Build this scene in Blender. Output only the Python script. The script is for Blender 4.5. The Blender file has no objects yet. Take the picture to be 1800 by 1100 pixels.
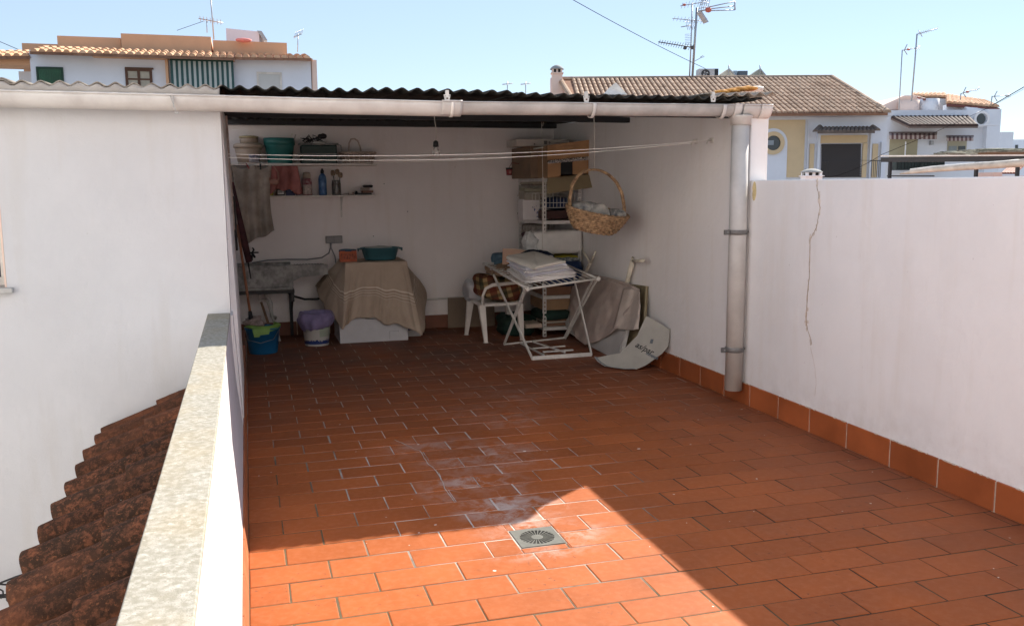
import bpy, bmesh, math, random
from mathutils import Vector, Matrix, noise, Euler
random.seed(7)
PI = math.pi
R = math.radians
S = bpy.context.scene
COL = S.collection

# ------------------------------------------------------------------ camera
CAM = Vector((-0.0972, -3.7152, 1.5624))
PITCH, YAW, ROLL, FPX = R(7.98), R(16.32), R(0.39), 1584.0
_f = Vector((math.sin(YAW)*math.cos(PITCH), math.cos(YAW)*math.cos(PITCH), -math.sin(PITCH)))
_r = Vector((math.cos(YAW), -math.sin(YAW), 0))
_d = _f.cross(_r)
_r, _d = math.cos(ROLL)*_r + math.sin(ROLL)*_d, -math.sin(ROLL)*_r + math.cos(ROLL)*_d
cd = bpy.data.cameras.new('camera')
cam = bpy.data.objects.new('camera', cd)
COL.objects.link(cam)
cd.sensor_width = 36
cd.lens = FPX/1800*36
cd.clip_start, cd.clip_end = 0.05, 3000
m3 = Matrix((_r, -_d, -_f)).transposed()
cam.matrix_world = Matrix.Translation(CAM) @ m3.to_4x4()
S.camera = cam

# ------------------------------------------------------------------ light
SUN_TO = Vector((1.096, 0.795, 1.0)).normalized()
EL = math.asin(SUN_TO.z)
AZ = math.atan2(SUN_TO.x, SUN_TO.y)
W = bpy.data.worlds.new('World')
S.world = W
W.use_nodes = True
nt = W.node_tree
bg = nt.nodes['Background']
sky = nt.nodes.new('ShaderNodeTexSky')
sky.sky_type = 'NISHITA'
sky.sun_disc = False
sky.sun_elevation = EL
sky.sun_rotation = AZ
sky.air_density = 1.0
sky.dust_density = 0.0
sky.ozone_density = 1.6
# thin even haze veil over the whole sky dome
veil = nt.nodes.new('ShaderNodeMix'); veil.data_type = 'RGBA'; veil.blend_type = 'MIX'
veil.inputs[0].default_value = 0.62
veil.inputs[7].default_value = (3.05, 3.75, 5.0, 1)
nt.links.new(sky.outputs[0], veil.inputs[6])
nt.links.new(veil.outputs[2], bg.inputs[0])
bg.inputs[1].default_value = 0.07
sd = bpy.data.lights.new('sun', 'SUN')
sd.energy = 3.95
sd.angle = R(0.55)
sd.color = (1.0, 0.93, 0.83)
so = bpy.data.objects.new('sun', sd)
COL.objects.link(so)
so.rotation_euler = SUN_TO.to_track_quat('Z', 'Y').to_euler()
so.location = (8, 6, 12)
S.view_settings.view_transform = 'Standard'
S.view_settings.look = 'None'
S.view_settings.gamma = 1
S.view_settings.use_curve_mapping = False
S.view_settings.exposure = 1.45
S.cycles.max_bounces = 12
S.cycles.diffuse_bounces = 8

# ------------------------------------------------------------------ helpers: measuring
def ray(px, py):
    return _r*((px-900)/FPX) + _d*((py-550)/FPX) + _f
def PX(px, py, x):
    r = ray(px, py); return CAM + r*((x-CAM.x)/r.x)
def PY(px, py, y):
    r = ray(px, py); return CAM + r*((y-CAM.y)/r.y)
def PZ(px, py, z):
    r = ray(px, py); return CAM + r*((z-CAM.z)/r.z)
def PP(px, py, p0, n):
    r = ray(px, py); return CAM + r*((Vector(p0)-CAM).dot(n)/r.dot(n))
EX = Vector((math.cos(YAW), -math.sin(YAW), 0))
EY = Vector((math.sin(YAW), math.cos(YAW), 0))
def PF(px, py, ly):
    "point at horizontal distance ly along the street the far houses face"
    r = ray(px, py); return CAM + r*(ly/r.dot(EY))
def FL(px, py, ly):
    p = PF(px, py, ly) - Vector((CAM.x, CAM.y, 0))
    return p.dot(EX), p.z
FM = Matrix.Translation((CAM.x, CAM.y, 0)) @ Matrix.Rotation(-YAW, 4, 'Z')

# ------------------------------------------------------------------ helpers: meshes
class MB:
    def __init__(s, xf=None):
        s.v = []; s.f = []; s.sm = []; s.uv = []; s.xf = xf
    def add(s, vs, fs, smooth=False, uvs=None):
        b = len(s.v)
        for p in vs:
            p = Vector(p)
            s.v.append(s.xf @ p if s.xf else p)
        for f in fs:
            s.f.append([b+i for i in f]); s.sm.append(smooth)
            s.uv.append([uvs[i] for i in f] if uvs else [(0, 0)]*len(f))
        return s
    def box(s, x0, x1, y0, y1, z0, z1):
        if x0 > x1: x0, x1 = x1, x0
        if y0 > y1: y0, y1 = y1, y0
        if z0 > z1: z0, z1 = z1, z0
        vs = [(x, y, z) for x in (x0, x1) for y in (y0, y1) for z in (z0, z1)]
        return s.add(vs, [(0,1,3,2),(4,6,7,5),(0,4,5,1),(2,3,7,6),(0,2,6,4),(1,5,7,3)])
    def obox(s, c, size, rot=None):
        rot = rot or Matrix.Identity(3)
        c = Vector(c); hx, hy, hz = [k/2 for k in size]
        vs = [c + rot @ Vector((x, y, z)) for x in (-hx, hx) for y in (-hy, hy) for z in (-hz, hz)]
        return s.add(vs, [(0,1,3,2),(4,6,7,5),(0,4,5,1),(2,3,7,6),(0,2,6,4),(1,5,7,3)])
    def bar(s, a, b, w, h, up=(0, 0, 1)):
        a = Vector(a); b = Vector(b); d = b-a; L = d.length; d.normalize()
        x = d.cross(Vector(up))
        if x.length < 1e-4: x = d.cross(Vector((0, 1, 0)))
        x.normalize(); z = x.cross(d)
        rot = Matrix((x, d, z)).transposed()
        return s.obox((a+b)/2, (w, L, h), rot)
    def tube(s, pts, r, n=8, cap=True, smooth=True):
        pts = [Vector(p) for p in pts]
        rs = r if isinstance(r, (list, tuple)) else [r]*len(pts)
        vs = []; fs = []; prev = None
        for i, p in enumerate(pts):
            t = (pts[min(i+1, len(pts)-1)] - pts[max(i-1, 0)])
            if t.length < 1e-9: t = Vector((0, 0, 1))
            t.normalize()
            if prev is None:
                a = t.cross(Vector((0, 0, 1)))
                if a.length < .05: a = t.cross(Vector((1, 0, 0)))
            else:
                a = prev - t*prev.dot(t)
            a.normalize(); prev = a; b = t.cross(a)
            for k in range(n):
                th = 2*PI*k/n
                vs.append(p + (a*math.cos(th) + b*math.sin(th))*rs[i])
        for i in range(len(pts)-1):
            for k in range(n):
                fs.append((i*n+k, i*n+(k+1) % n, (i+1)*n+(k+1) % n, (i+1)*n+k))
        if cap:
            fs.append(tuple(range(n))); fs.append(tuple((len(pts)-1)*n+k for k in range(n)))
        return s.add(vs, fs, smooth)
    def lathe(s, prof, c=(0, 0, 0), n=32, sx=1, sy=1, rot=None, cap0=True, cap1=True, smooth=True, wob=0, seed=0):
        c = Vector(c); vs = []; fs = []
        for j, (r, z) in enumerate(prof):
            for k in range(n):
                th = 2*PI*k/n
                rr = r*(1+wob*noise.noise(Vector((math.cos(th)*1.5+seed, math.sin(th)*1.5, z*6)))) if wob else r
                p = Vector((rr*math.cos(th)*sx, rr*math.sin(th)*sy, z))
                if rot: p = rot @ p
                vs.append(c+p)
        for j in range(len(prof)-1):
            for k in range(n):
                fs.append((j*n+k, j*n+(k+1) % n, (j+1)*n+(k+1) % n, (j+1)*n+k))
        uv = [((i % n)/n, (i//n)/max(1, len(prof)-1)) for i in range(len(vs))]
        s.add(vs, fs, smooth, uv)
        b = []
        if cap0: b.append(tuple(range(n)))
        if cap1: b.append(tuple((len(prof)-1)*n+k for k in range(n)))
        if b:
            off = len(s.v)-len(vs)
            for f in b:
                s.f.append([off+i for i in f]); s.sm.append(False); s.uv.append([(0, 0)]*len(f))
        return s
    def prism(s, poly, vec):
        vec = Vector(vec); n = len(poly); vs = [Vector(p) for p in poly]
        vs += [p+vec for p in vs]
        fs = [tuple(range(n)), tuple(range(2*n-1, n-1, -1))]
        fs += [(i, (i+1) % n, n+(i+1) % n, n+i) for i in range(n)]
        return s.add(vs, fs)
    def grid(s, fn, nu, nv, smooth=True, closed=False):
        vs = []; uv = []
        for j in range(nv+1):
            for i in range(nu+1):
                u, v = i/nu, j/nv
                vs.append(fn(u, v)); uv.append((u, v))
        fs = [(j*(nu+1)+i, j*(nu+1)+i+1, (j+1)*(nu+1)+i+1, (j+1)*(nu+1)+i) for j in range(nv) for i in range(nu)]
        return s.add(vs, fs, smooth, uv)
    def blob(s, c, size, e=.35, amp=.04, fr=3, seed=0, rot=None, nu=28, nv=16):
        c = Vector(c); a, b, h = [k/2 for k in size]
        sp = lambda x, q: math.copysign(abs(x)**q, x)
        def fn(u, v):
            th = -PI+2*PI*u; ph = -PI/2+PI*v
            p = Vector((a*sp(math.cos(ph), e)*sp(math.cos(th), e), b*sp(math.cos(ph), e)*sp(math.sin(th), e), h*sp(math.sin(ph), e)))
            q = p*fr + Vector((seed*3.1, seed*1.7, 0))
            k = noise.noise(q) + .5*noise.noise(q*2.3) + .8*abs(noise.noise(q*1.6+Vector((5, 5, 5))))
            p += p.normalized()*k*amp
            if rot: p = rot @ p
            return c+p
        return s.grid(fn, nu, nv)

def mesh_of(mb, name, origin, bevel=0, solid=0, seg=1, weld=False):
    me = bpy.data.meshes.new(name)
    me.from_pydata([tuple(p-origin) for p in mb.v], [], mb.f)
    uvl = me.uv_layers.new(name='UVMap')
    k = 0
    for fu in mb.uv:
        for u in fu:
            uvl.data[k].uv = u; k += 1
    me.polygons.foreach_set('use_smooth', mb.sm)
    bm = bmesh.new(); bm.from_mesh(me)
    if weld: bmesh.ops.remove_doubles(bm, verts=bm.verts, dist=1e-5)
    if solid:
        bmesh.ops.recalc_face_normals(bm, faces=bm.faces)
        bmesh.ops.solidify(bm, geom=bm.faces[:], thickness=solid)
    if bevel:
        ed = [e for e in bm.edges if len(e.link_faces) == 2 and e.calc_face_angle(0) > .5]
        bmesh.ops.bevel(bm, geom=ed, offset=bevel, segments=seg, affect='EDGES', profile=.6)
    bmesh.ops.recalc_face_normals(bm, faces=bm.faces)
    bm.to_mesh(me); bm.free()
    me.update()
    return me

def root_loc(o):
    l = Vector((0, 0, 0))
    while o: l += o.location; o = o.parent
    return l
def tag(o, label=None, cat=None, group=None, kind=None):
    if label: o['label'] = label
    if cat: o['category'] = cat
    if group: o['group'] = group
    if kind: o['kind'] = kind
    return o
def obj(name, mb, mat, parent=None, label=None, cat=None, group=None, kind=None, bevel=0, solid=0, seg=1, weld=False):
    if parent is not None: org = root_loc(parent)
    else:
        xs = [p.x for p in mb.v]; ys = [p.y for p in mb.v]
        org = Vector(((min(xs)+max(xs))/2, (min(ys)+max(ys))/2, min(p.z for p in mb.v)))
    me = mesh_of(mb, name, org, bevel, solid, seg, weld)
    o = bpy.data.objects.new(name, me)
    COL.objects.link(o)
    if parent is not None: o.parent = parent
    else: o.location = org
    me.materials.append(mat)
    return tag(o, label, cat, group, kind)
def thing(name, loc, label, cat, group=None, kind=None):
    o = bpy.data.objects.new(name, None)
    o.empty_display_size = .1
    COL.objects.link(o); o.location = loc
    return tag(o, label, cat, group, kind)
def inst(name, me, parent, loc, rot=(0, 0, 0), scale=(1, 1, 1)):
    o = bpy.data.objects.new(name, me)
    COL.objects.link(o)
    o.parent = parent
    o.location = Vector(loc) - root_loc(parent)
    o.rotation_euler = rot; o.scale = scale
    return o

# ------------------------------------------------------------------ helpers: materials
def _n(nt, t, **kw):
    n = nt.nodes.new(t)
    for k, v in kw.items():
        if hasattr(n, k): setattr(n, k, v)
        else: n.inputs[k].default_value = v
    return n
class M:
    "small node builder"
    def __init__(s, name, rough=.7, metal=0, spec=.4):
        s.m = bpy.data.materials.new(name); s.m.use_nodes = True
        s.nt = s.m.node_tree; s.b = s.nt.nodes['Principled BSDF']
        s.b.inputs['Roughness'].default_value = rough
        s.b.inputs['Metallic'].default_value = metal
        s.b.inputs['Specular IOR Level'].default_value = spec
        s.geo = s.nt.nodes.new('ShaderNodeNewGeometry')
        s.pos = s.geo.outputs['Position']
    def link(s, a, b): s.nt.links.new(a, b)
    def val(s, x, sock):
        if hasattr(x, 'is_linked') or isinstance(x, bpy.types.NodeSocket): s.link(x, sock)
        else: sock.default_value = x
    def noise(s, scale, detail=4, rough=.55, vec=None, stretch=None, dist=0):
        n = _n(s.nt, 'ShaderNodeTexNoise'); n.inputs['Scale'].default_value = scale
        n.inputs['Detail'].default_value = detail; n.inputs['Roughness'].default_value = rough
        n.inputs['Distortion'].default_value = dist
        v = vec or s.pos
        if stretch:
            mp = _n(s.nt, 'ShaderNodeMapping'); mp.inputs['Scale'].default_value = stretch
            s.link(v, mp.inputs['Vector']); v = mp.outputs[0]
        s.link(v, n.inputs['Vector'])
        return n.outputs['Fac']
    def ramp(s, x, a, b, lo=0., hi=1.):
        n = _n(s.nt, 'ShaderNodeMapRange'); n.inputs['From Min'].default_value = a; n.inputs['From Max'].default_value = b
        n.inputs['To Min'].default_value = lo; n.inputs['To Max'].default_value = hi
        s.link(x, n.inputs['Value']); return n.outputs[0]
    def math(s, op, a, b=0.):
        n = _n(s.nt, 'ShaderNodeMath', operation=op); s.val(a, n.inputs[0]); s.val(b, n.inputs[1]); return n.outputs[0]
    def mix(s, f, a, b, mode='MIX'):
        n = _n(s.nt, 'ShaderNodeMix', data_type='RGBA', blend_type=mode)
        s.val(f, n.inputs[0])
        for x, k in ((a, 6), (b, 7)):
            if isinstance(x, (tuple, list)): n.inputs[k].default_value = (*x[:3], 1)
            else: s.link(x, n.inputs[k])
        return n.outputs[2]
    def bright(s, col, f):
        "colour times factor socket"
        n = _n(s.nt, 'ShaderNodeVectorMath', operation='SCALE'); s.val(col, n.inputs[0]); s.val(f, n.inputs['Scale']); return n.outputs[0]
    def blobmask(s, c, rx, ry, rot=0):
        mp = _n(s.nt, 'ShaderNodeMapping', vector_type='TEXTURE')
        mp.inputs['Location'].default_value = (c[0], c[1], c[2] if len(c) > 2 else 0)
        mp.inputs['Rotation'].default_value = (0, 0, rot)
        mp.inputs['Scale'].default_value = (rx, ry, c[3] if len(c) > 3 else 1)
        s.link(s.pos, mp.inputs['Vector'])
        l = _n(s.nt, 'ShaderNodeVectorMath', operation='LENGTH'); s.link(mp.outputs[0], l.inputs[0])
        return s.ramp(l.outputs['Value'], 1, .2)
    def rand(s, amt, island=False):
        if island: r = s.geo.outputs['Random Per Island']
        else:
            oi = s.nt.nodes.new('ShaderNodeObjectInfo'); r = oi.outputs['Random']
        return s.ramp(r, 0, 1, 1-amt, 1+amt)
    def color(s, c):
        if isinstance(c, (tuple, list)): s.b.inputs['Base Color'].default_value = (*c[:3], 1)
        else: s.link(c, s.b.inputs['Base Color'])
    def bump(s, h, strength=.3, dist=.01):
        n = _n(s.nt, 'ShaderNodeBump'); n.inputs['Strength'].default_value = strength; n.inputs['Distance'].default_value = dist
        s.link(h, n.inputs['Height']); s.link(n.outputs[0], s.b.inputs['Normal'])
    def rough(s, x): s.link(x, s.b.inputs['Roughness'])

_mc = {}
def mat(name, col, rough=.7, v=.12, sc=6, b=.15, bs=90, col2=None, metal=0, spec=.4, rnd=0, bd=.003, trans=0):
    if name in _mc: return _mc[name]
    m = M(name, rough, metal, spec)
    n1 = m.noise(sc, 6, .6)
    lo = tuple(c*(1-v) for c in col); hi = col2 or tuple(min(1, c*(1+v)) for c in col)
    c = m.mix(m.ramp(n1, .35, .65), lo, hi)
    if rnd: c = m.bright(c, m.rand(rnd))
    m.color(c)
    if b: m.bump(m.noise(bs, 5, .6), b, bd)
    r = m.ramp(n1, .3, .7, max(0, rough-.06), min(1, rough+.06)); m.rough(r)
    if trans: m.b.inputs['Transmission Weight'].default_value = trans
    _mc[name] = m.m
    return m.m

# plaster of the terrace walls
def plaster(name, base, dirty=.12, seed=0, bump=.35, splash=.22):
    m = M(name, .9, spec=.15)
    big = m.noise(.9, 3, .5)
    mid = m.noise(5, 5, .6)
    streak = m.noise(3.5, 4, .6, stretch=(2.2, 2.2, .22))
    fine = m.noise(140, 3, .6)
    c = m.mix(m.ramp(big, .35, .65), tuple(k*(1-dirty*.6) for k in base), base)
    c = m.mix(m.ramp(streak, .52, .72, 0, .35), c, tuple(k*f for k, f in zip(base, (.86, .82, .76))))
    c = m.mix(m.ramp(mid, .5, .8, 0, .3), c, tuple(min(1, k*1.06) for k in base))
    patch = m.noise(1.7, 2, .4, dist=.5)
    c = m.mix(m.ramp(patch, .56, .60, 0, .16), c, tuple(k*.90 for k in base))
    sp = _n(m.nt, 'ShaderNodeSeparateXYZ'); m.link(m.pos, sp.inputs[0])
    low = m.math('MULTIPLY', m.ramp(sp.outputs['Z'], .42, .15), m.ramp(m.noise(7, 6, .7), .42, .68))
    low = m.math('MULTIPLY', low, m.ramp(sp.outputs['Z'], -.2, 0))
    c = m.mix(m.math('MULTIPLY', low, splash), c, (.42, .33, .27))
    dots = m.ramp(m.noise(38, 2, .5), .76, .80, 0, .4)
    c = m.mix(dots, c, (.35, .30, .26))
    m.color(c)
    h = m.math('ADD', m.math('MULTIPLY', fine, .25), m.math('MULTIPLY', m.noise(14, 5, .6), 1.4))
    h = m.math('ADD', h, m.math('MULTIPLY', m.noise(2.5, 3, .5), 5.0))
    m.bump(h, bump*1.4, .005)
    return m.m
WALL = plaster('plaster_pinkish_white', (.85, .83, .82))
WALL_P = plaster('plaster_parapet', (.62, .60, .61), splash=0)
WALL_H = plaster('plaster_bounce_house', (.88, .86, .84), .05)  # extra pale, strengthens sun bounced off the added unseen house
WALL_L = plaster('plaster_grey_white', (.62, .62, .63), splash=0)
WALL_IN = plaster('plaster_shed', (.88, .83, .81), .08)

def floor_material():
    m = M('terracotta_floor_tile', .6, spec=.16)
    base = (.35, .094, .026)
    n1 = m.noise(2.2, 5, .6); n2 = m.noise(30, 5, .6)
    c = m.mix(m.ramp(n1, .3, .7), tuple(k*.84 for k in base), tuple(k*1.1 for k in base))
    c = m.mix(m.ramp(n2, .45, .75, 0, .35), c, (.46, .165, .08))
    c = m.bright(c, m.rand(.10)); c = m.bright(c, m.rand(.05, True))
    # darker towards the right wall; inside the shed, shade painted into the tiles
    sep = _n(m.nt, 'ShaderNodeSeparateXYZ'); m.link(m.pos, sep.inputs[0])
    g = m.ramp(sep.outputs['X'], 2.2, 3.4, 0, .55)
    shed_shade = m.ramp(sep.outputs['Y'], 1.6, 4.4, 0, .92)
    dark_mask = m.math('MAXIMUM', g, shed_shade)
    dark_mask = m.math('MULTIPLY', dark_mask, m.ramp(m.noise(1.6, 6, .65), .25, .6, .35, 1))
    c = m.mix(dark_mask, c, (.135, .070, .052))
    spots = m.math('MULTIPLY', m.ramp(m.noise(26, 5, .7), .6, .68), m.ramp(m.noise(1.3, 3, .5), .52, .64))
    c = m.mix(m.math('MULTIPLY', spots, .7), c, (.07, .035, .025))
    # lime bloom where water runs to the drain
    masks = [((1.09, .38), .33, .30, 0), ((1.0, .75), .36, .34, .5), ((1.16, 1.2), .5, .4, .4), ((.9, 1.5), .45, .28, .2),
             ((1.5, 2.1), .45, .5, .3), ((1.75, 2.75), .45, .5, .2), ((1.25, -.02), .25, .2, 0), ((.93, .03), .16, .2, 0), ((1.08, -.2), .3, .09, 0),
             ((1.1, .15), .2, .12, 0)]
    wts = [.75, .55, .42, .28, .24, .2, .38, .3, .4, .8]
    tot = None
    for (c0, rx, ry, ro), w in zip(masks, wts):
        k = m.math('MULTIPLY', m.blobmask(c0, rx, ry, ro), w)
        tot = k if tot is None else m.math('MAXIMUM', tot, k)
    e = m.math('MULTIPLY', tot, m.ramp(m.noise(8, 8, .72, dist=.5), .45, .60))
    tide = m.math('MULTIPLY', m.ramp(m.math('ABSOLUTE', m.math('SUBTRACT', m.noise(4.2, 5, .6, dist=.8), .5)), .022, .004), m.math('MULTIPLY', tot, .55))
    oi = m.nt.nodes.new('ShaderNodeObjectInfo')
    e = m.math('MULTIPLY', e, m.ramp(oi.outputs['Random'], .05, .75, .25, 1.1))
    c = m.mix(m.ramp(m.math('MAXIMUM', e, tide), 0, 1), c, (.56, .48, .43))
    # faint drag marks
    sc = m.math('MULTIPLY', m.ramp(m.noise(60, 4, .7, stretch=(1, .18, 1)), .66, .74), .14)
    c = m.mix(sc, c, (.5, .3, .22))
    # paint splashes
    sp = m.math('MULTIPLY', m.ramp(m.noise(24, 1, .3), .795, .81), .8)
    c = m.mix(sp, c, (.75, .68, .6))
    m.color(c)
    m.rough(m.ramp(n1, .3, .7, .5, .7))
    h = m.math('ADD', m.math('MULTIPLY', m.noise(9, 3, .5), 1.2), m.math('MULTIPLY', m.noise(160, 4, .6), .15))
    m.bump(h, .22, .004)
    return m.m
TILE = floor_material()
def grout_material():
    m = M('cement_grout', .95, spec=.1)
    sep = _n(m.nt, 'ShaderNodeSeparateXYZ'); m.link(m.pos, sep.inputs[0])
    t = m.ramp(sep.outputs['X'], 1.0, 2.1, 0, .8)
    a = m.math('MULTIPLY', t, m.ramp(sep.outputs['Y'], 2.9, 1.7))
    lf = m.math('MULTIPLY', m.ramp(sep.outputs['Y'], 1.9, 1.2), .25)
    a = m.math('MAXIMUM', a, lf)
    n = m.ramp(m.noise(2.6, 5, .65), .35, .62, -.25, .4)
    f = m.math('ADD', a, n)
    f = m.ramp(f, 0, 1)
    c = m.mix(m.ramp(sep.outputs['Y'], 1.3, 2.3), (.15, .115, .065), (.46, .36, .30))
    c = m.mix(f, c, (.052, .038, .030))
    k = m.blobmask((1.05, 1.1), .95, 1.9)
    c = m.mix(m.math('MULTIPLY', m.ramp(k, 0, .5, 0, .95), m.ramp(m.noise(4, 5, .7), .3, .55)), c, (.60, .52, .46))
    m.color(c); m.bump(m.noise(150, 4, .7), .6, .003)
    return m.m
GROUT = grout_material()
BASE = mat('glazed_skirting_tile', (.36, .098, .032), .42, .18, 3, .15, 40, rnd=.12)
def cap_material():
    m = M('lichen_stone_coping', .95, spec=.1)
    n1 = m.noise(60, 6, .7); n2 = m.noise(4, 4, .6); n3 = m.noise(120, 5, .75)
    c = m.mix(m.ramp(n1, .42, .6), (.265, .25, .205), (.40, .385, .345))
    c = m.mix(m.ramp(n3, .52, .64, 0, .7), c, (.20, .175, .13))
    c = m.mix(m.ramp(n2, .45, .65, 0, .3), c, (.36, .29, .18))
    c = m.mix(m.ramp(m.noise(46, 3, .7), .6, .66, 0, .5), c, (.55, .52, .46))
    m.color(c); m.bump(m.noise(110, 6, .7), .5, .004)
    return m.m
CAP = cap_material()
def barrel_material():
    m = M('old_barrel_tile', .95, spec=.1)
    n1 = m.noise(7, 6, .7); n2 = m.noise(34, 6, .75); n3 = m.noise(90, 4, .7)
    c = m.mix(m.ramp(n1, .35, .62), (.21, .076, .038), (.105, .048, .029))
    lich = m.math('MULTIPLY', m.ramp(n2, .40, .53), m.ramp(m.noise(3.2, 5, .6), .30, .50, .35, 1))
    sy = _n(m.nt, 'ShaderNodeSeparateXYZ'); m.link(m.pos, sy.inputs[0])
    lich = m.math('MULTIPLY', lich, m.ramp(sy.outputs['Y'], 1.9, .9, .45, 1))
    c = m.mix(m.math('MULTIPLY', lich, .85), c, (.026, .019, .014))
    c = m.mix(m.ramp(n3, .58, .68, 0, .7), c, (.27, .11, .05))
    c = m.mix(m.ramp(m.noise(55, 2, .5), .77, .80, 0, .5), c, (.34, .31, .27))
    c = m.bright(c, m.rand(.22))
    m.color(c)
    m.bump(m.math('ADD', n2, m.math('MULTIPLY', n3, .6)), .55, .007)
    return m.m
BARREL = barrel_material()
def far_tile_material(name, a, b):
    m = M(name, .9, spec=.1)
    n1 = m.noise(1.2, 5, .7); n2 = m.noise(9, 4, .7)
    c = m.mix(m.ramp(n1, .35, .65), a, b)
    c = m.mix(m.ramp(n2, .5, .7, 0, .5), c, tuple(k*.55 for k in a))
    c = m.bright(c, m.rand(.12)); c = m.bright(c, m.rand(.16, True))
    m.color(c)
    return m.m
FT1 = far_tile_material('orange_far_tile', (.50, .27, .15), (.62, .42, .28))
FT2 = far_tile_material('tan_far_tile', (.34, .23, .16), (.46, .34, .25))
FT3 = far_tile_material('brown_far_tile', (.20, .11, .075), (.30, .17, .11))
WHITE_FAR = mat('far_white_render', (.72, .75, .80), .9, .04, 1.2, 0)
WHITE_F2 = mat('far_white_wall', (.76, .76, .77), .9, .04, 1.2, 0)
CREAM_FAR = mat('far_cream_render', (.66, .51, .31), .9, .05, 1.5, 0)
ORANGE_FAR = mat('far_orange_render', (.66, .38, .22), .9, .06, 1, 0)
PEACH = mat('far_peach_render', (.78, .60, .50), .9, .05, 1.5, 0)
BLACK = mat('black_paint', (.018, .018, .02), .5, .3, 8, .1)
DARKGL = mat('dark_glass', (.035, .04, .045), .15, .2, 3, 0, spec=.6)
ROLLER = mat('dark_roller_shutter', (.045, .038, .036), .6, .1, 3, 0)
PVC = mat('grey_pvc', (.52, .49, .46), .42, .10, 5, .05)
PVC_W = mat('pale_pvc_gutter', (.60, .555, .52), .42, .12, 4, .06, col2=(.68, .65, .61))
PVC_G = mat('greyed_pvc_gutter', (.44, .41, .385), .45, .15, 5, .08, col2=(.54, .51, .48))
STEEL = mat('galvanised_steel', (.36, .36, .36), .42, .15, 20, .1, metal=.6)
ALU = mat('weathered_aluminium', (.42, .42, .43), .4, .1, 10, 0, metal=.5)
WHITEP = mat('white_plastic', (.76, .72, .67), .4, .08, 6, .05)
WPAINT = mat('white_painted_metal', (.62, .60, .56), .45, .14, 14, .15)
CARD = mat('brown_cardboard', (.33, .205, .115), .9, .12, 5, .1)
CARD_D = mat('dull_cardboard', (.22, .15, .10), .9, .12, 5, .1)
CARD_G = mat('grey_cardboard', (.40, .385, .345), .9, .1, 6, .12)
def roof_sheet_material(name, a, b):
    m = M(name, .9, spec=.15)
    n = m.noise(6, 6, .7); n2 = m.noise(45, 5, .7)
    c = m.mix(m.ramp(n, .35, .65), a, b); c = m.mix(m.ramp(n2, .5, .66, 0, .5), c, tuple(k*.4 for k in a))
    m.color(c); m.bump(n2, .6, .004); return m.m
SHEET = roof_sheet_material('dark_fibre_cement', (.026, .025, .023), (.05, .047, .04))
SHEET_L = roof_sheet_material('grey_fibre_cement', (.27, .235, .20), (.36, .32, .27))

# ================================================================== SETTING
mb = MB(); mb.box(-400, 400, -120, 700, -6.7, -6.5)
obj('ground', mb, mat('dusty_street', (.23, .21, .19), .95, .2, .05, .2, 3), kind='structure')

RWX, BY = 3.293, 6.12
# ---- terrace floor with tiles
fl = MB(); fl.box(-.345, 3.43, -4.4, 6.27, -.25, -.0024)
floor = obj('terrace_floor', fl, GROUT, kind='structure')
L_, W_, J = .341, .18, .0062
X0, X1, Y0, Y1 = -.150, RWX-.004, -2.6, BY-.004
DR = (.990, 1.200, -.125, .085)   # drain hole
tiles = []
for k in range(int(math.floor(Y0/W_)), int(Y1/W_)+1):
    ya, yb = k*W_, (k+1)*W_
    off = 0 if k % 2 == 0 else .5
    for i in range(-2, 12):
        xa, xb = (i+off)*L_, (i+1+off)*L_
        jit = random.uniform(-.005, .005)
        a, b = max(xa+J/2+jit*.3, X0), min(xb-J/2+jit*.3, X1)
        c, d = max(ya+J/2, Y0), min(yb-J/2, Y1)
        if b-a < .02 or d-c < .02: continue
        # cut round the drain
        segs = [(a, b, c, d)]
        if a < DR[1] and b > DR[0] and c < DR[3] and d > DR[2]:
            segs = []
            if a < DR[0]-.02: segs.append((a, DR[0]-.004, c, d))
            if b > DR[1]+.02: segs.append((DR[1]+.004, b, c, d))
            lo, hi = max(a, DR[0]-.004), min(b, DR[1]+.004)
            if c < DR[2]-.02: segs.append((lo, hi, c, DR[2]-.004))
            if d > DR[3]+.02: segs.append((lo, hi, DR[3]+.004, d))
        tiles += segs
def in_view(t):
    p = Vector(((t[0]+t[1])/2, (t[2]+t[3])/2, 0)) - CAM
    z = p.dot(_f); return z > 0 and abs(p.dot(_r)/z)*FPX < 960 and abs(p.dot(_d)/z)*FPX < 620
tiles.sort(key=lambda t: (0 if in_view(t) else 1, (t[2]+t[3])/2))
tm = {}
def tile_mesh(w, d):
    key = (round(w, 3), round(d, 3))
    if key not in tm:
        h, bv = .0045, .0035
        vs = []
        for (z, s) in ((-h, 0), (-.0018, 0), (0, bv)):
            for x, y in ((-1, -1), (1, -1), (1, 1), (-1, 1)):
                vs.append((x*(w/2-s), y*(d/2-s), z))
        fs = [(8, 9, 10, 11)] + [(r*4+i, r*4+(i+1) % 4, r*4+4+(i+1) % 4, r*4+4+i) for r in (0, 1) for i in range(4)]
        m_ = MB(); m_.add(vs, fs)
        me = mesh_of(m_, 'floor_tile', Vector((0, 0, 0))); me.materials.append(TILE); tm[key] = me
    return tm[key]
rest = MB()
for n_, (a, b, c, d) in enumerate(tiles):
    me = tile_mesh(b-a, d-c)
    loc = ((a+b)/2+random.uniform(-.0012, .0012), (c+d)/2+random.uniform(-.0012, .0012), random.uniform(-.0012, .0010))
    rz = random.uniform(-.007, .007); rx = random.uniform(-.003, .003); ry = random.uniform(-.002, .002)
    if n_ < 298: inst('floor_tile', me, floor, loc, (rx, ry, rz))
    else:
        mt = Matrix.Translation(loc) @ Euler((rx, ry, rz)).to_matrix().to_4x4()
        rest.add([mt @ v.co for v in me.vertices], [tuple(p.vertices) for p in me.polygons])
obj('floor_tiles_beyond', rest, TILE, floor, kind='stuff')
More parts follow.
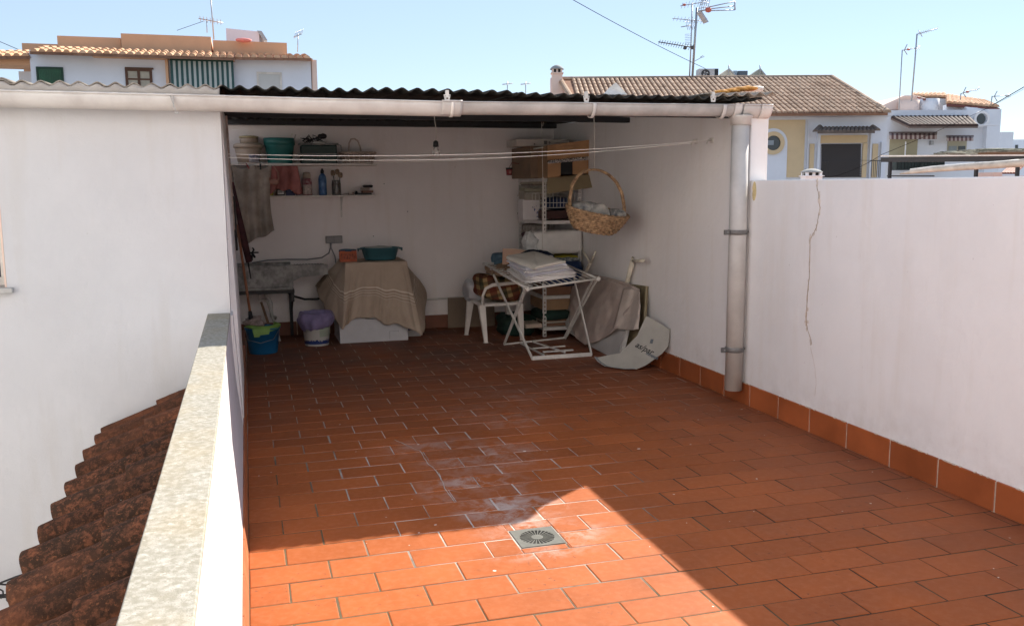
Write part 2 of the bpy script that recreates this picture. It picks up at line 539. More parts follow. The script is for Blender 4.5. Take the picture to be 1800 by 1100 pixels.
# crack across the floor
CR = mat('old_mortar_crack', (.5, .42, .36), .95, .2, 30, .3)
def ribbon(mbb, pts, w, nrm, lift=.002, seed=0, sub=5):
    nrm = Vector(nrm).normalized(); P = []
    for i in range(len(pts)-1):
        for k in range(sub):
            t = k/sub; p = Vector(pts[i]).lerp(Vector(pts[i+1]), t)
            j = Vector((noise.noise(p*31+Vector((seed, 0, 0))), noise.noise(p*29+Vector((0, seed, 4))), noise.noise(p*27+Vector((3, 0, seed)))))*.008
            P.append(p + j - nrm*j.dot(nrm))
    P.append(Vector(pts[-1]))
    vs = []; n = len(P)
    for i, p in enumerate(P):
        t = (P[min(i+1, n-1)]-P[max(0, i-1)]).normalized(); s = t.cross(nrm).normalized()
        ww = w*(.45+.9*abs(noise.noise(p*17+Vector((seed, 1, 1)))))*(.3 if i in (0, n-1) else 1)
        vs += [p+s*ww+nrm*lift, p-s*ww+nrm*lift]
    mbb.add(vs, [(2*i, 2*i+1, 2*i+3, 2*i+2) for i in range(n-1)])
cr = MB(); ribbon(cr, [PZ(*p, 0) for p in ((693, 773), (722, 786), (738, 792), (752, 815), (772, 832), (782, 858), (800, 884))], .0035, (0, 0, 1), .0022)
obj('crack', cr, CR, floor)

# ---- drain
dc = Vector(((DR[0]+DR[1])/2, (DR[2]+DR[3])/2, 0)); hw = (DR[1]-DR[0])/2-.004
dr = thing('floor_drain', dc + Vector((0, 0, -.003)), 'square grey floor drain with a radial slotted grate, set among the terracotta tiles', 'drain')
mb = MB(); N = 48; ro = .079
outer = []; inner = []
for k in range(N):
    th = 2*PI*k/N; c, s = math.cos(th), math.sin(th); q = hw/max(abs(c), abs(s))
    outer.append(dc+Vector((c*q, s*q, .0012))); inner.append(dc+Vector((c*ro, s*ro, .0004)))
low = [p-Vector((0, 0, .0055)) for p in inner]; lo2 = [p-Vector((0, 0, .006)) for p in outer]
mb.add(outer+inner+low+lo2, [(k, (k+1) % N, N+(k+1) % N, N+k) for k in range(N)]+[(N+k, N+(k+1) % N, 2*N+(k+1) % N, 2*N+k) for k in range(N)]+[(k, (k+1) % N, 3*N+(k+1) % N, 3*N+k) for k in range(N)])
DRM = mat('grey_drain_plastic', (.125, .125, .108), .6, .12, 25, .1)
obj('drain_frame', mb, DRM, dr)
mb = MB(); mb.lathe([(.027, -.002), (.027, .0005), (.024, .001)], dc, 24, smooth=False)
for k in range(26):
    a = 2*PI*k/26; d1 = Vector((math.cos(a), math.sin(a), 0)); t = Vector((-d1.y, d1.x, 0))
    w0, w1 = .0011, .0030
    P_ = [dc+d1*.024-t*w0, dc+d1*.024+t*w0, dc+d1*.081+t*w1, dc+d1*.081-t*w1]
    mb.prism([p+Vector((0, 0, -.0012)) for p in P_], (0, 0, .0014))
obj('grate', mb, DRM, dr)
mb = MB(); mb.lathe([(.0785, -.0018), (.078, -.0021), (.0001, -.0022)], dc, 24, cap0=False, cap1=False)
obj('drain_shade_disc', mb, mat('drain_shade_disc', (.008, .007, .006), .9, .1, 8, 0), dr)  # flat black disc painted for the darkness below the grate

# ---- right wall (low part and shed part share the face)
rw = thing('terrace_wall', (RWX+.07, -1, 0), 'pinkish white plastered side wall with a long thin vertical crack', 'wall')
mb = MB(); mb.box(RWX, RWX+.14, -4.4, 1.93, -.3, 1.593)
mb.box(RWX, RWX+.14, 1.93, 6.27, -.3, 2.075)
o = obj('wall_face', mb, WALL, rw, bevel=.006)
mb = MB()   # sloping upper edge under the roof
mb.prism([(RWX, 2.05, 2.07), (RWX, 6.27, 2.07), (RWX, 6.27, 2.262), (RWX, 2.05, 2.10)], (.14, 0, 0))
obj('wall_top', mb, WALL, rw)
CRK = mat('crack_filler', (.42, .31, .22), .95, .25, 30, .4)
mb = MB(); ribbon(mb, [(RWX, y, z) for y, z in ((1.153, 1.592), (1.10, 1.42), (1.13, 1.30), (1.19, 1.22), (1.185, 1.0), (1.20, .79), (1.195, .68), (1.13, .56))], .0052, (-1, 0, 0), .0015, 3, 9)
obj('crack', mb, CRK, rw)
mb = MB(); ribbon(mb, [(RWX, y, z) for y, z in ((1.14, .55), (1.10, .45), (1.07, .35), (1.08, .24))], .0015, (-1, 0, 0), .0015, 9, 7)
obj('crack', mb, CRK, rw)
mb = MB()
ck = [(1.153, 1.592), (1.10, 1.42), (1.13, 1.30), (1.19, 1.22), (1.185, 1.0), (1.20, .79), (1.195, .68), (1.13, .56)]
for i in range(26):
    q = random.random()*(len(ck)-1); j = int(q); t_ = q-j; y = ck[j][0]*(1-t_)+ck[j+1][0]*t_; z = ck[j][1]*(1-t_)+ck[j+1][1]*t_
    mb.blob((RWX, y+random.uniform(-.014, .014), z), (.004, random.uniform(.006, .018), random.uniform(.012, .05)), .9, .003, 60, i, nu=10, nv=6)
obj('flaking_plaster', mb, mat('flaked_plaster', (.62, .55, .49), .95, .15, 30, .3), rw, kind='stuff')
YEL = mat('ochre_stain', (.62, .50, .26), .9, .2, 20, .1)
mb = MB(); mb.blob((RWX+.0, 1.862, 1.52), (.003, .05, .13), .9, .008, 20, 3, nu=16, nv=12); obj('ochre_stain', mb, YEL, rw)
sk = {}
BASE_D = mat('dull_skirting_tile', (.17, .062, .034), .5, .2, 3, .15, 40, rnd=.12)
def skirt(parent, a, b, axis, fix, z1=.155, th=.012):
    m_ = MB(); g = .005
    if axis == 'y': m_.box(fix-th, fix+.0, a+g, b-g, .0, z1)
    elif axis == 'y-': m_.box(fix, fix+th, a+g, b-g, .0, z1)
    else: m_.box(a+g, b-g, fix-th, fix, .0, z1)
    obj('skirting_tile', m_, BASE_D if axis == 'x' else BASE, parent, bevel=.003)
js = [2.908+.355*k for k in range(9, 0, -1)] + [2.908, 2.557, 2.185, 1.826, 1.467, 1.113, .742, .362, -.003, -.379] + [-.379-.365*k for k in range(1, 6)]
for a, b in zip(js[1:], js[:-1]):
    if a < BY: skirt(rw, a, min(b, BY-.02), 'y', RWX)
mb = MB(); mb.box(RWX-.007, RWX, -3.5, BY, -.002, .150); obj('skirting_mortar', mb, mat('pale_mortar', (.52, .42, .33), .95, .2, 20, .3), rw)
mb = MB()
for i in range(60):
    y = random.uniform(-.6, 3.2); mb.blob((RWX-.006, y, .155), (.012, random.uniform(.01, .05), .006), .8, .003, 30, i, nu=8, nv=5)
obj('mortar_smears', mb, _mc['pale_mortar'], rw, kind='stuff')

# ---- shed back wall
bw = thing('shed_back_wall', (1.5, BY+.07, 0), 'shaded plastered back wall of the lean-to, behind the table and sink', 'wall')
mb = MB(); mb.box(-.5, RWX-.001, BY, BY+.15, -.3, 2.22); obj('wall_face', mb, WALL_IN, bw)
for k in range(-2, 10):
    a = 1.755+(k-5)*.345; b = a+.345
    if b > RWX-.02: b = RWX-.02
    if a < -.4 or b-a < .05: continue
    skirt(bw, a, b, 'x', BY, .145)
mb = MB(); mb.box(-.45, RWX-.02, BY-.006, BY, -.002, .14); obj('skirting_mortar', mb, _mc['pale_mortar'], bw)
for (x, z) in ((1.35, 1.60), (1.22, 1.04), (1.6, 1.3)):
    m_ = MB(); m_.tube([(x, BY, z), (x, BY-.012, z)], .005, 8); obj('wall_plug', m_, BLACK, bw)

# ---- parapet on the left: tapered inner face, stone coping
pw = thing('parapet_wall', (-.28, 0, 0), 'low white parapet wall with lichen-stained stone coping, left of the terrace', 'wall')
mb = MB()
prof = [(-.345, -6.4), (-.345, .785), (-.222, .785), (-.205, .4), (-.170, .05), (-.162, -.3), (-.162, -6.4)]
mb.prism([(x, -4.4, z) for x, z in prof], (0, 6.447, 0))
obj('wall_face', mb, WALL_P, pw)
for (a, b) in ((-4.4, -3.0), (-2.997, 2.047)):
    m_ = MB()
    def capf(u, v, a=a, b=b):
        y = a+(b-a)*u; k = v*4
        pts = [(-.350, .782), (-.350, .805), (-.218, .805), (-.218, .782)]
        i = min(int(k), 2); t = min(k-i, 1) if k < 3 else 0
        if k >= 3: i, t = 3, 0
        p = pts[i] if i == 3 else (pts[i][0]+(pts[i+1][0]-pts[i][0])*t, pts[i][1]+(pts[i+1][1]-pts[i][1])*t)
        nz = noise.noise(Vector((p[0]*20, y*6, p[1]*20)))*.0022
        return Vector((p[0]+nz, y, p[1]+nz))
    m_.box(-.350, -.218, a, b, .7855, .805)
    obj('coping', m_, CAP, pw, bevel=.003)
sk0 = mat('lower_wall_skirting', (.40, .125, .045), .6, .2, 5, .2)
mb = MB()
yy = -4.2
while yy < 3.6:
    m_ = MB(); m_.add([(-.1655, yy, .0), (-.1655, yy+.355, .0), (-.1755, yy+.355, .085), (-.1755, yy, .085), (-.153, yy, .0), (-.153, yy+.355, .0), (-.166, yy+.355, .088), (-.166, yy, .088)],
                     [(0, 1, 2, 3), (4, 7, 6, 5), (0, 4, 5, 1), (3, 2, 6, 7), (0, 3, 7, 4), (1, 5, 6, 2)])
    obj('skirting_tile', m_, sk0, pw); yy += .36

# ---- left house front wall (shaded) with the window at the frame edge
hw_ = thing('white_house', (-2.5, 2.3, -6.5), 'white rendered side of the house in shade, left of the lean-to opening', 'house')
wx0, wx1, wz0, wz1 = -2.55, -1.435, 1.004, 2.0
mb = MB()
FX = -.2165
mb.box(-7, wx0, 2.05, 2.25, -6.5, 2.10); mb.box(wx1, FX, 2.05, 2.25, -6.5, 2.10)
mb.box(wx0, wx1, 2.05, 2.25, -6.5, wz0); mb.box(wx0, wx1, 2.05, 2.25, wz1, 2.10)
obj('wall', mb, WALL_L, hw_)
mb = MB()      # return of the opening: jamb, flush with the parapet below
mb.prism([(-.205, 2.251, -.0), (-.168, 2.251, -.0), (-.180, 2.251, .8), (-.2165, 2.251, 2.10), (-.40, 2.251, 2.10), (-.40, 2.251, 0)], (0, 1.5, 0))
obj('jamb', mb, WALL, hw_)
mb = MB(); mb.prism([(-.2165, 2.048, .79), (-.2165, 2.048, -.25), (-.163, 2.048, -.25), (-.172, 2.048, .05), (-.190, 2.048, .5), (-.205, 2.048, .79)], (0, .2025, 0))
obj('jamb', mb, WALL, hw_)
mb = MB(); mb.box(-.62, -.42, 3.6, 6.12, -.3, 2.2); obj('inner_wall', mb, WALL_IN, hw_)
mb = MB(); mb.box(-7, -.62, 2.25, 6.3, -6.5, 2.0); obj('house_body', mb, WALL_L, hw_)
wi = MB(); wi.box(wx0, wx1, 2.20, 2.235, wz0, wz0+.05); wi.box(wx0, wx1, 2.20, 2.235, wz1-.05, wz1)
wi.box(wx1-.06, wx1, 2.20, 2.235, wz0+.051, wz1-.051); wi.box(wx0, wx0+.06, 2.20, 2.235, wz0+.051, wz1-.051); wi.box(-2.02, -1.96, 2.20, 2.235, wz0+.051, wz1-.051)
wf = obj('window', wi, WPAINT, hw_)
m_ = MB(); m_.box(wx0+.06, wx1-.06, 2.213, 2.219, wz0+.05, wz1-.05); obj('pane', m_, DARKGL, wf)
m_ = MB(); m_.box(wx0-.05, wx1+.035, 2.005, 2.2, wz0-.028, wz0+.004); obj('sill', m_, mat('sill_stone', (.45, .44, .42), .7, .1, 9, .1), wf, bevel=.004)
m_ = MB(); m_.box(wx1-.012, wx1-.002, 2.052, 2.198, wz0+.005, wz1); obj('reveal', m_, PEACH, wf)  # pinkish light on this reveal painted in as peach colour
# mortar fillet between wall top and the corrugated sheets
mb = MB()
def fil(u, v):
    x = -5.0+4.785*u
    return Vector((x, 1.935-.008*v+.005*noise.noise(Vector((x*9, v*3, 0))), 2.06+v*(.081+.0105*math.cos(2*PI*(x+.0985)/.0955))))
mb.grid(fil, 300, 3)
mb2 = MB(); mb2.box(-5.0, -.216, 1.97, 2.25, 2.1005, 2.125)
obj('mortar_fillet', mb, mat('fillet_render', (.42, .38, .34), .9, .12, 7, .4), hw_, solid=.03); obj('mortar_bed', mb2, SHEET_L, hw_)

# ---- lean-to roof: corrugated sheets
rf = thing('corrugated_roof', (1.5, 2.0, 2.12), 'dark corrugated fibre-cement roof of the lean-to behind the gutter', 'roof')
PIT = .0955
def roofz(y): return 2.148 + (y-1.93)*.031
def sheet(x0, x1, y0, y1, m, lift=0, name='roof_sheet', amp=.0115, sk_=0, tilt=0):
    n = max(6, int((x1-x0)/PIT*9)); mbx = MB()
    def f(u, v):
        x = x0+(x1-x0)*u; y = y0+(y1-y0)*v + sk_*(u-.5)
        if v == 0: y += .006*noise.noise(Vector((x*25, 3, 1)))
        return Vector((x, y, roofz(y)+lift+tilt*u+amp*math.cos(2*PI*(x+.0985)/PIT)+.0015*noise.noise(Vector((x*7, y*3, 0)))))
    mbx.grid(f, n, 8)
    return obj(name, mbx, m, rf, solid=.007)
xs = -.2165
sheet(-6.0, -3.0, 1.90, 4.1, SHEET_L, .001); sheet(-3.05, -1.3, 1.905, 4.1, SHEET_L, .004); sheet(-1.35, -.20, 1.90, 4.1, SHEET_L, .002)
k = 0
while xs < 3.2:
    x2 = min(xs+PIT*9.5, 3.36)
    sheet(xs-.02, x2, 1.90+random.uniform(-.008, .008), 4.1, SHEET, .003*(k % 2))
    sheet(xs-.02, x2, 3.98, 6.34, SHEET, -.009+.003*(k % 2)); xs = x2; k += 1
sheet(2.95, 3.47, 1.895, 2.9, SHEET_L, .024, amp=.012, sk_=.02, tilt=.02)
mb = MB(); mb.box(-.40, RWX-.002, 6.02, 6.118, 2.205, 2.30); obj('roof_beam', mb, BLACK, rf)
mb = MB(); mb.box(-.2165, RWX-.002, 2.06, 2.12, 2.03, 2.102); obj('roof_beam', mb, BLACK, rf)
mb = MB(); mb.box(-.40, RWX-.002, 4.0, 4.06, 2.13, 2.178); obj('roof_beam', mb, BLACK, rf)
# white hook plates that clamp the sheets
for px, py in ((786, 172), (1031, 174), (1254, 174)):
    p = PY(px, py, 1.885)
    m_ = MB(); w = .040
    poly = [(-w/2, .018), (w/2, .018), (w*.34, -.020), (-w*.34, -.020)]
    m_.prism([p+Vector((a, 0, b)) for a, b in poly], (0, .004, 0))
    m_.box(p.x-.009, p.x+.012, p.y, p.y+.02, p.z+.018, p.z+.046)
    pl = obj('hook_plate', m_, WPAINT, rf, bevel=.001)
    m_ = MB()
    for dx, dz, r_ in ((-.013, .010, .003), (.013, .010, .003), (0, -.004, .0055)):
        m_.tube([p+Vector((dx, -.0015, dz)), p+Vector((dx, .001, dz))], r_, 8)
    obj('bolt_holes', m_, mat('rust', (.10, .05, .02), .9, .3, 40, .2), pl)
# orange foam and plastic scrap on the sheets
mb = MB()
for i, (px, py, s_) in enumerate(((1268, 162, .07), (1285, 160, .08), (1300, 157, .09), (1315, 156, .09))):
    p = PY(px, py, 2.25); mb.blob(p, (s_*1.5, .12, .028), .8, .012, 12, i, nu=16, nv=10)
obj('foam', mb, mat('orange_foam', (.55, .27, .07), .9, .2, 30, .5), rf)
mb = MB(); p = PY(1082, 159, 2.04)
mb.add([p+Vector(q) for q in ((-.09, 0, -.03), (.075, -.03, -.03), (.09, .08, -.025), (-.045, .08, -.03), (.01, .02, .054), (.03, .05, .04), (-.035, .03, .018))],
       [(0, 1, 6), (6, 1, 4), (4, 1, 5), (1, 2, 5), (0, 6, 3), (3, 6, 4), (3, 4, 5), (3, 5, 2)])
obj('plastic_scrap', mb, WPAINT, label='crumpled white plastic scrap lying on the corrugated roof', cat='plastic scrap')
mb = MB(); p = PY(1325, 157, 2.3); mb.blob(p, (.13, .12, .035), .7, .012, 14, 4, nu=16, nv=10)
obj('plastic_scrap', mb, WPAINT, label='flattened white plastic scrap at the right end of the roof, beside orange foam', cat='plastic scrap')

# ---- gutter
gt = thing('gutter', (1.2, 1.93, 2.0), 'pale plastic half-round rain gutter along the whole roof edge', 'gutter')
def gutter(x0, x1, za, zb, r, m, name='gutter_length', n=12, nu=30):
    mbx = MB()
    def f(u, v):
        x = x0+(x1-x0)*u; th = PI*v
        zt = za+(zb-za)*u + .0025*noise.noise(Vector((x*1.3, 0, 7)))
        return Vector((x, 1.93-math.cos(th)*r, zt-math.sin(th)*r*1.28))
    mbx.grid(f, nu, n)
    def lip(s):
        return [Vector((x0+(x1-x0)*i/nu, 1.93+s*r, za+(zb-za)*i/nu+.0025*noise.noise(Vector(((x0+(x1-x0)*i/nu)*1.3, 0, 7))))) for i in range(nu+1)]
    o_ = obj(name, mbx, m, gt, solid=.003)
    l = MB(); l.tube(lip(-1), .0055, 8); obj('rolled_lip', l, m, o_)
    return o_
gutter(-5, 1.155, 2.113, 2.083, .066, PVC_W, nu=60)
gutter(1.150, 3.20, 2.084, 2.102, .058, PVC_G)
gutter(1.095, 1.225, 2.089, 2.089, .070, PVC, 'gutter_joint', nu=6)
gutter(3.13, 3.185, 2.104, 2.104, .068, PVC_W, 'gutter_joint', nu=6)
gutter(3.20, 3.335, 2.104, 2.104, .066, PVC, 'gutter_outlet', nu=6)
gutter(3.335, 3.42, 2.105, 2.105, .069, PVC_W, 'gutter_end', nu=6)
mb = MB(); mb.lathe([(.0001, 0), (.066, 0), (.066, .006), (.0001, .006)], (3.415, 1.93, 2.104), 24, rot=Matrix.Rotation(PI/2, 3, 'Y'))
vs = [v for v in mb.v]
for v in vs: v.z = min(v.z, 2.106)
obj('end_cap', mb, PVC_W, gt)
def strap(px, wd, m, hook=.0):
    x = PY(px, 190, 1.90).x; zt = 2.113-.030*((x+5)/6.155) if x < 1.15 else 2.084+.018*((x-1.15)/2.05)
    mbx = MB()
    def f(u, v):
        th = PI*v*.82+.05; r = .0715
        return Vector((x+(u-.5)*wd+hook*v, 1.93-math.cos(th)*r, zt+.003-math.sin(th)*r*1.3))
    mbx.grid(f, 2, 14)
    obj('gutter_bracket', mbx, m, gt, solid=.004)
strap(1042, .022, PVC_W); strap(1270, .026, PVC_W); strap(794, .018, WHITEP)
# long iron strap bracket on the left part
mb = MB(); a = PY(299, 168, 1.855); b = PY(311, 200, 1.853); mb.bar(a, b, .016, .003, (1, 0, 0)); mb.bar(a+Vector((.02, 0, 0)), PY(305, 190, 1.855), .005, .003, (1, 0, 0)); mb.bar(b+Vector((-.012, 0, 0)), b+Vector((.012, 0, .004)), .014, .006)
obj('iron_bracket', mb, STEEL, gt)

# ---- downpipe
pc = Vector((3.212, 1.93, 0))
dp = thing('downpipe', (pc.x, pc.y, .06), 'grey plastic downpipe standing against the right wall', 'downpipe')
mb = MB(); mb.lathe([(.056, .105), (.0615, .105), (.0615, 1.985), (.056, 1.985)], (pc.x, pc.y, 0), 40, cap0=False, cap1=False)
obj('pipe', mb, PVC, dp)
mb = MB(); mb.lathe([(.0620, 1.972), (.0700, 1.972), (.0720, 2.02), (.082, 2.03), (.078, 2.036)], (pc.x, pc.y, 0), 40, cap0=False, cap1=False)
obj('funnel', mb, PVC, dp)
for z in (1.235, .40):
    mb = MB(); mb.lathe([(.0620, z-.017), (.0675, z-.017), (.0675, z+.017), (.0620, z+.017)], (pc.x, pc.y, 0), 32, cap0=False, cap1=False)
    mb.box(pc.x-.108, pc.x-.068, pc.y-.016, pc.y+.004, z-.017, z+.017); mb.box(pc.x+.066, RWX, pc.y-.012, pc.y-.002, z-.006, z+.010)
    c_ = obj('clamp', mb, mat('dark_zinc', (.17, .165, .16), .5, .2, 20, .1, metal=.3), dp, bevel=.0012)
    mb = MB(); mb.tube([(pc.x-.088, pc.y-.022, z), (pc.x-.088, pc.y+.01, z)], .0045, 8); obj('screw', mb, STEEL, c_)

# ---- lean-to tile roof below the parapet
tr = thing('tiled_roof', (-.65, .4, 0), 'small pitched roof of mossy brown barrel tiles below the parapet', 'roof')
sl = .41
def trz(x): return .083 + (x+.95)*sl
mb = MB(); mb.prism([(-.90, -3.2, trz(-.90)-.05), (-.347, -3.2, trz(-.347)-.05), (-.347, -3.2, trz(-.347)-.12), (-.90, -3.2, trz(-.90)-.12)], (0, 5.245, 0))
obj('roof_deck', mb, mat('mortar_dark', (.10, .07, .05), .95, .3, 12, .5), tr)
def barrel(up, ln, r0, r1, seed):
    mbx = MB()
    def f(u, v):
        th = PI*u; r = r0+(r1-r0)*v
        q = Vector((seed*3.3+v*3, u*4, 0))
        k = .0035*noise.noise(q*2)+.0025*noise.noise(q*7)
        z = math.sin(th)*(r+k); y = -math.cos(th)*(r+k)
        return Vector((v*ln, y, z if up else -z))
    mbx.grid(f, 14, 14)
    me = mesh_of(mbx, 'barrel_tile', Vector((0, 0, 0)), solid=.014); me.materials.append(BARREL); return me
covers = [barrel(True, .40, .094, .078, s) for s in range(6)]
pans = [barrel(False, .40, .070, .085, s+9) for s in range(3)]
ra = -math.atan(sl)
rows = [1.955, 1.70, 1.44, 1.14, .835, .555, .275, -.01, -.30, -.585, -.87, -1.16, -1.45, -1.74, -2.03, -2.32]
for i, y in enumerate(rows):
    offx = random.uniform(-.012, .012)
    for c_, x in enumerate((-.95, -.625, -.31)):
        if c_ == 2: ln_s = .12
        else: ln_s = 1
        X_ = x+offx+random.uniform(-.012, .012)
        if c_ == 2: continue
        sc_ = (1, 1, 1) if c_ < 1 else (.70, 1.0, 1.0)
        if i == 0: sc_ = (sc_[0], .75, .8)
        inst('barrel_tile', covers[(i*2+c_) % 6], tr, (X_, y+random.uniform(-.006, .006), trz(X_)+.012+.014*c_), (random.uniform(-.03, .03), ra+random.uniform(-.012, .012), random.uniform(-.015, .015)), sc_)
    if i:
        for c_, x in enumerate((-.96, -.62)):
            inst('barrel_tile', pans[i % 3], tr, (x, y+.145, trz(x)+.012), (0, ra, 0), (.9 if c_ == 0 else .66, 1, 1))

# ---- wrought iron lamp bracket low on the house wall
lb = thing('iron_bracket', (-1.6, 2.04, -.9), 'black wrought iron scroll bracket on the house wall below the tiled roof', 'bracket')
def spx(pts, y=1.9): return [PY(a, b, y) for a, b in pts]
mb = MB(); mb.tube(spx([(-60, 1046), (-20, 1032), (0, 1024), (28, 1013), (70, 1000)]), .006, 8); mb.tube(spx([(-40, 1020), (0, 1026), (12, 1027), (26, 1032)]), .006, 8)
mb.tube(spx([(-8, 1037), (0, 1035), (5, 1038), (6, 1046), (1, 1051)]), .005, 8); obj('scroll', mb, BLACK, lb)
mb = MB(); mb.bar(PY(-60, 1050, 1.9), PY(22, 1046, 1.9), .02, .018); mb.tube([PY(18, 1043, 1.9), PY(18, 1053, 1.9), PY(20, 1058, 1.9), PY(21, 1068, 1.9), PY(22, 1080, 1.9)], [.026, .022, .015, .014, .010], 10)
mb.bar(PY(15, 1050, 1.9), PY(15, 1050, 2.06), .02, .02)
obj('bracket_arm', mb, BLACK, lb)

# ---- unseen houses behind and left of view, added to bounce sunlight in
bh = thing('bounce_house_near', (1.5, -4.9, -6.5), 'tall unseen white house at the near side, added to bounce sunlight in', 'house')
mb = MB(); mb.box(-9, .5, -7.5, -4.7, -6.5, 6.2); mb.box(1.4, 3.9, -7.5, -4.7, -6.5, 6.2); mb.box(.5, 1.4, -7.5, -4.7, 2.05, 6.2)
obj('wall', mb, WALL_H, bh)
mb = MB(); mb.box(.5, 1.4, -4.84, -4.80, 0, 2.05); obj('door', mb, mat('brown_door', (.16, .08, .04), .5), bh)
ch = thing('bounce_house_left', (-7.5, -1, -6.5), 'unseen white house left of the tiled roof, added to bounce sunlight', 'house')
mb = MB(); mb.box(-9, -5.6, -4.69, 2.04, -6.5, 3.8); obj('wall', mb, WALL, ch)

# ================================================================== INSIDE THE LEAN-TO
BW = BY
WOOD = mat('old_wood', (.20, .12, .07), .7, .25, 14, .3)
def shelf(x0, x1, y0, zt, th=.016):
    m_ = MB(); m_.box(x0, x1, y0, BW, zt-th, zt); return m_
# wall shelves
us = obj('shelf_board', shelf(-.41, 1.245, 5.85, 1.806), mat('shelf_white', (.72, .68, .63), .7, .1, 6, .1), None, bevel=.001)
us.name = 'wall_shelf'; tag(us, 'upper white wall shelf carrying tubs, a teal bin and a bowl', 'shelf')
ls = thing('wall_shelf', (.66, 6.0, 1.47), 'lower short white wall shelf holding bottles and brushes', 'shelf')
mb = MB(); mb.box(.10, 1.225, 5.88, BW, 1.469, 1.484); obj('shelf_board', mb, _mc['shelf_white'], ls, bevel=.001)
mb = MB(); mb.box(.085, .1, 5.90, BW, 1.469, 1.80); obj('end_panel', mb, _mc['shelf_white'], ls)
for x in (.14, .885):
    mb = MB(); mb.box(x-.009, x+.009, BW-.006, BW, 1.25, 1.467); mb.box(x-.009, x+.009, 5.93, BW-.007, 1.461, 1.4675)
    mb.bar((x, BW-.006, 1.33), (x, 5.96, 1.462), .006, .006); obj('shelf_bracket', mb, WPAINT, ls)

# things on the upper shelf
Z1 = 1.807
t = thing('paint_tub', (-.045, 5.98, Z1), 'cream plastic tub with a blue label, at the left end of the upper shelf', 'tub')
CREAMP = mat('cream_plastic', (.42, .34, .27), .5, .12, 6, .05)
mb = MB(); mb.lathe([(.105, 0), (.135, .165)], (-.045, 5.985, Z1), 32); obj('body', mb, CREAMP, t)
mb = MB(); mb.lathe([(.142, .160), (.146, .165), (.146, .192), (.128, .205), (.0001, .208)], (-.045, 5.985, Z1), 32, cap1=False); obj('lid', mb, CREAMP, t)
mb = MB()
def lab(u, v):
    th = -1.55+1.15*u; r = .1072+.03*(.10+.55*v)+.002
    return Vector((-.045+r*math.cos(th), 5.985+r*math.sin(th), Z1+.165*(.10+.8*v)))
mb.grid(lab, 10, 4); obj('label_print', mb, mat('blue_white_label', (.10, .13, .30), .5, .2, 22, 0, col2=(.55, .55, .6)), t, solid=.001)
t = thing('lidded_tub', (-.035, 5.99, Z1+.209), 'small beige lidded tub stacked on the cream plastic tub', 'tub')
mb = MB(); mb.lathe([(.088, .0), (.092, .05)], (-.035, 5.99, Z1+.209), 28); obj('body', mb, CREAMP, t)
mb = MB(); mb.lathe([(.096, .0505), (.096, .068), (.06, .074), (.0001, .074)], (-.035, 5.99, Z1+.209), 28, cap1=False); obj('lid', mb, mat('yellowish_plastic', (.42, .35, .20), .5, .1, 6, 0), t)
TEAL = mat('teal_plastic', (.03, .17, .16), .4, .1, 4, .05)
mb = MB(); mb.lathe([(.118, 0), (.120, .01), (.136, .16), (.138, .185), (.152, .19), (.155, .26), (.149, .262), (.146, .2), (.115, .012), (.0001, .012)], (.265, 5.975, Z1), 36, sx=1.02, sy=.8, cap1=False)
obj('plastic_bin', mb, TEAL, label='teal plastic bin with two sticks in it, on the upper shelf', cat='bin')
for dx, dz, l_ in ((0, 0, 'whiter and longer'), (.035, -.012, 'greyer and shorter')):
    mb = MB(); mb.tube([(.33+dx, 5.95, Z1+.1), (.395+dx, 5.93, Z1+.31+dz)], .007, 8)
    obj('stirring_stick', mb, mat('stick_'+l_.split()[0], (.80, .76, .68) if dx == 0 else (.5, .46, .42), .7), label=l_+' of the two sticks leaning in the teal bin', cat='stick')
DGRN = mat('dark_green_plastic', (.012, .035, .030), .45, .2, 8, .05)
t = thing('tool_crate', (.645, 5.98, Z1), 'dark green plastic crate with a grey rim, between the teal bin and the wicker bowl', 'crate')
mb = MB(); mb.box(.475, .835, 5.86, 6.09, Z1, Z1+.19); obj('body', mb, DGRN, t, bevel=.012, seg=2)
mb = MB()
for z in (.10, .205):
    for a, b in (((.465, 5.852), (.845, 5.852)), ((.845, 5.852), (.845, 6.1)), ((.465, 6.1), (.465, 5.852))): mb.bar((*a, Z1+z), (*b, Z1+z), .012, .010)
obj('rim', mb, mat('grey_rim', (.20, .21, .20), .5), t)
mb = MB(); mb.tube([(.845, 5.95, Z1+.20), (.885, 5.95, Z1+.19), (.895, 5.95, Z1+.10)], .006, 8); obj('handle', mb, STEEL, t)
mb = MB()
for i in range(22):
    x = random.uniform(.48, .66); z = Z1+.21+random.uniform(0, .05)
    mb.tube([(x, 5.93, z), (x+random.uniform(-.05, .06), 5.93+random.uniform(-.03, .03), z+random.uniform(-.02, .05)), (x+random.uniform(-.02, .09), 5.95, z+random.uniform(-.02, .03))], .004, 5)
mb.blob((.70, 5.93, Z1+.285), (.09, .05, .045), .7, .012, 20, 3, nu=14, nv=8)
mb.tube([(.55, 5.93, Z1+.23), (.68, 5.93, Z1+.28)], .008, 6)
obj('wire_tangle', mb, mat('black_rubber', (.02, .02, .022), .6), label='tangle of black cable and tools heaped on the dark green crate', cat='cable')
mb = MB(); mb.blob((.665, 5.90, Z1+.213), (.12, .06, .035), .7, .015, 18, 9, nu=16, nv=8)
obj('paper_scrap', mb, WPAINT, label='scrap of white paper on the rim of the dark green crate', cat='paper')
WICK = mat('pale_wicker', (.50, .41, .35), .8, .2, 40, .4)
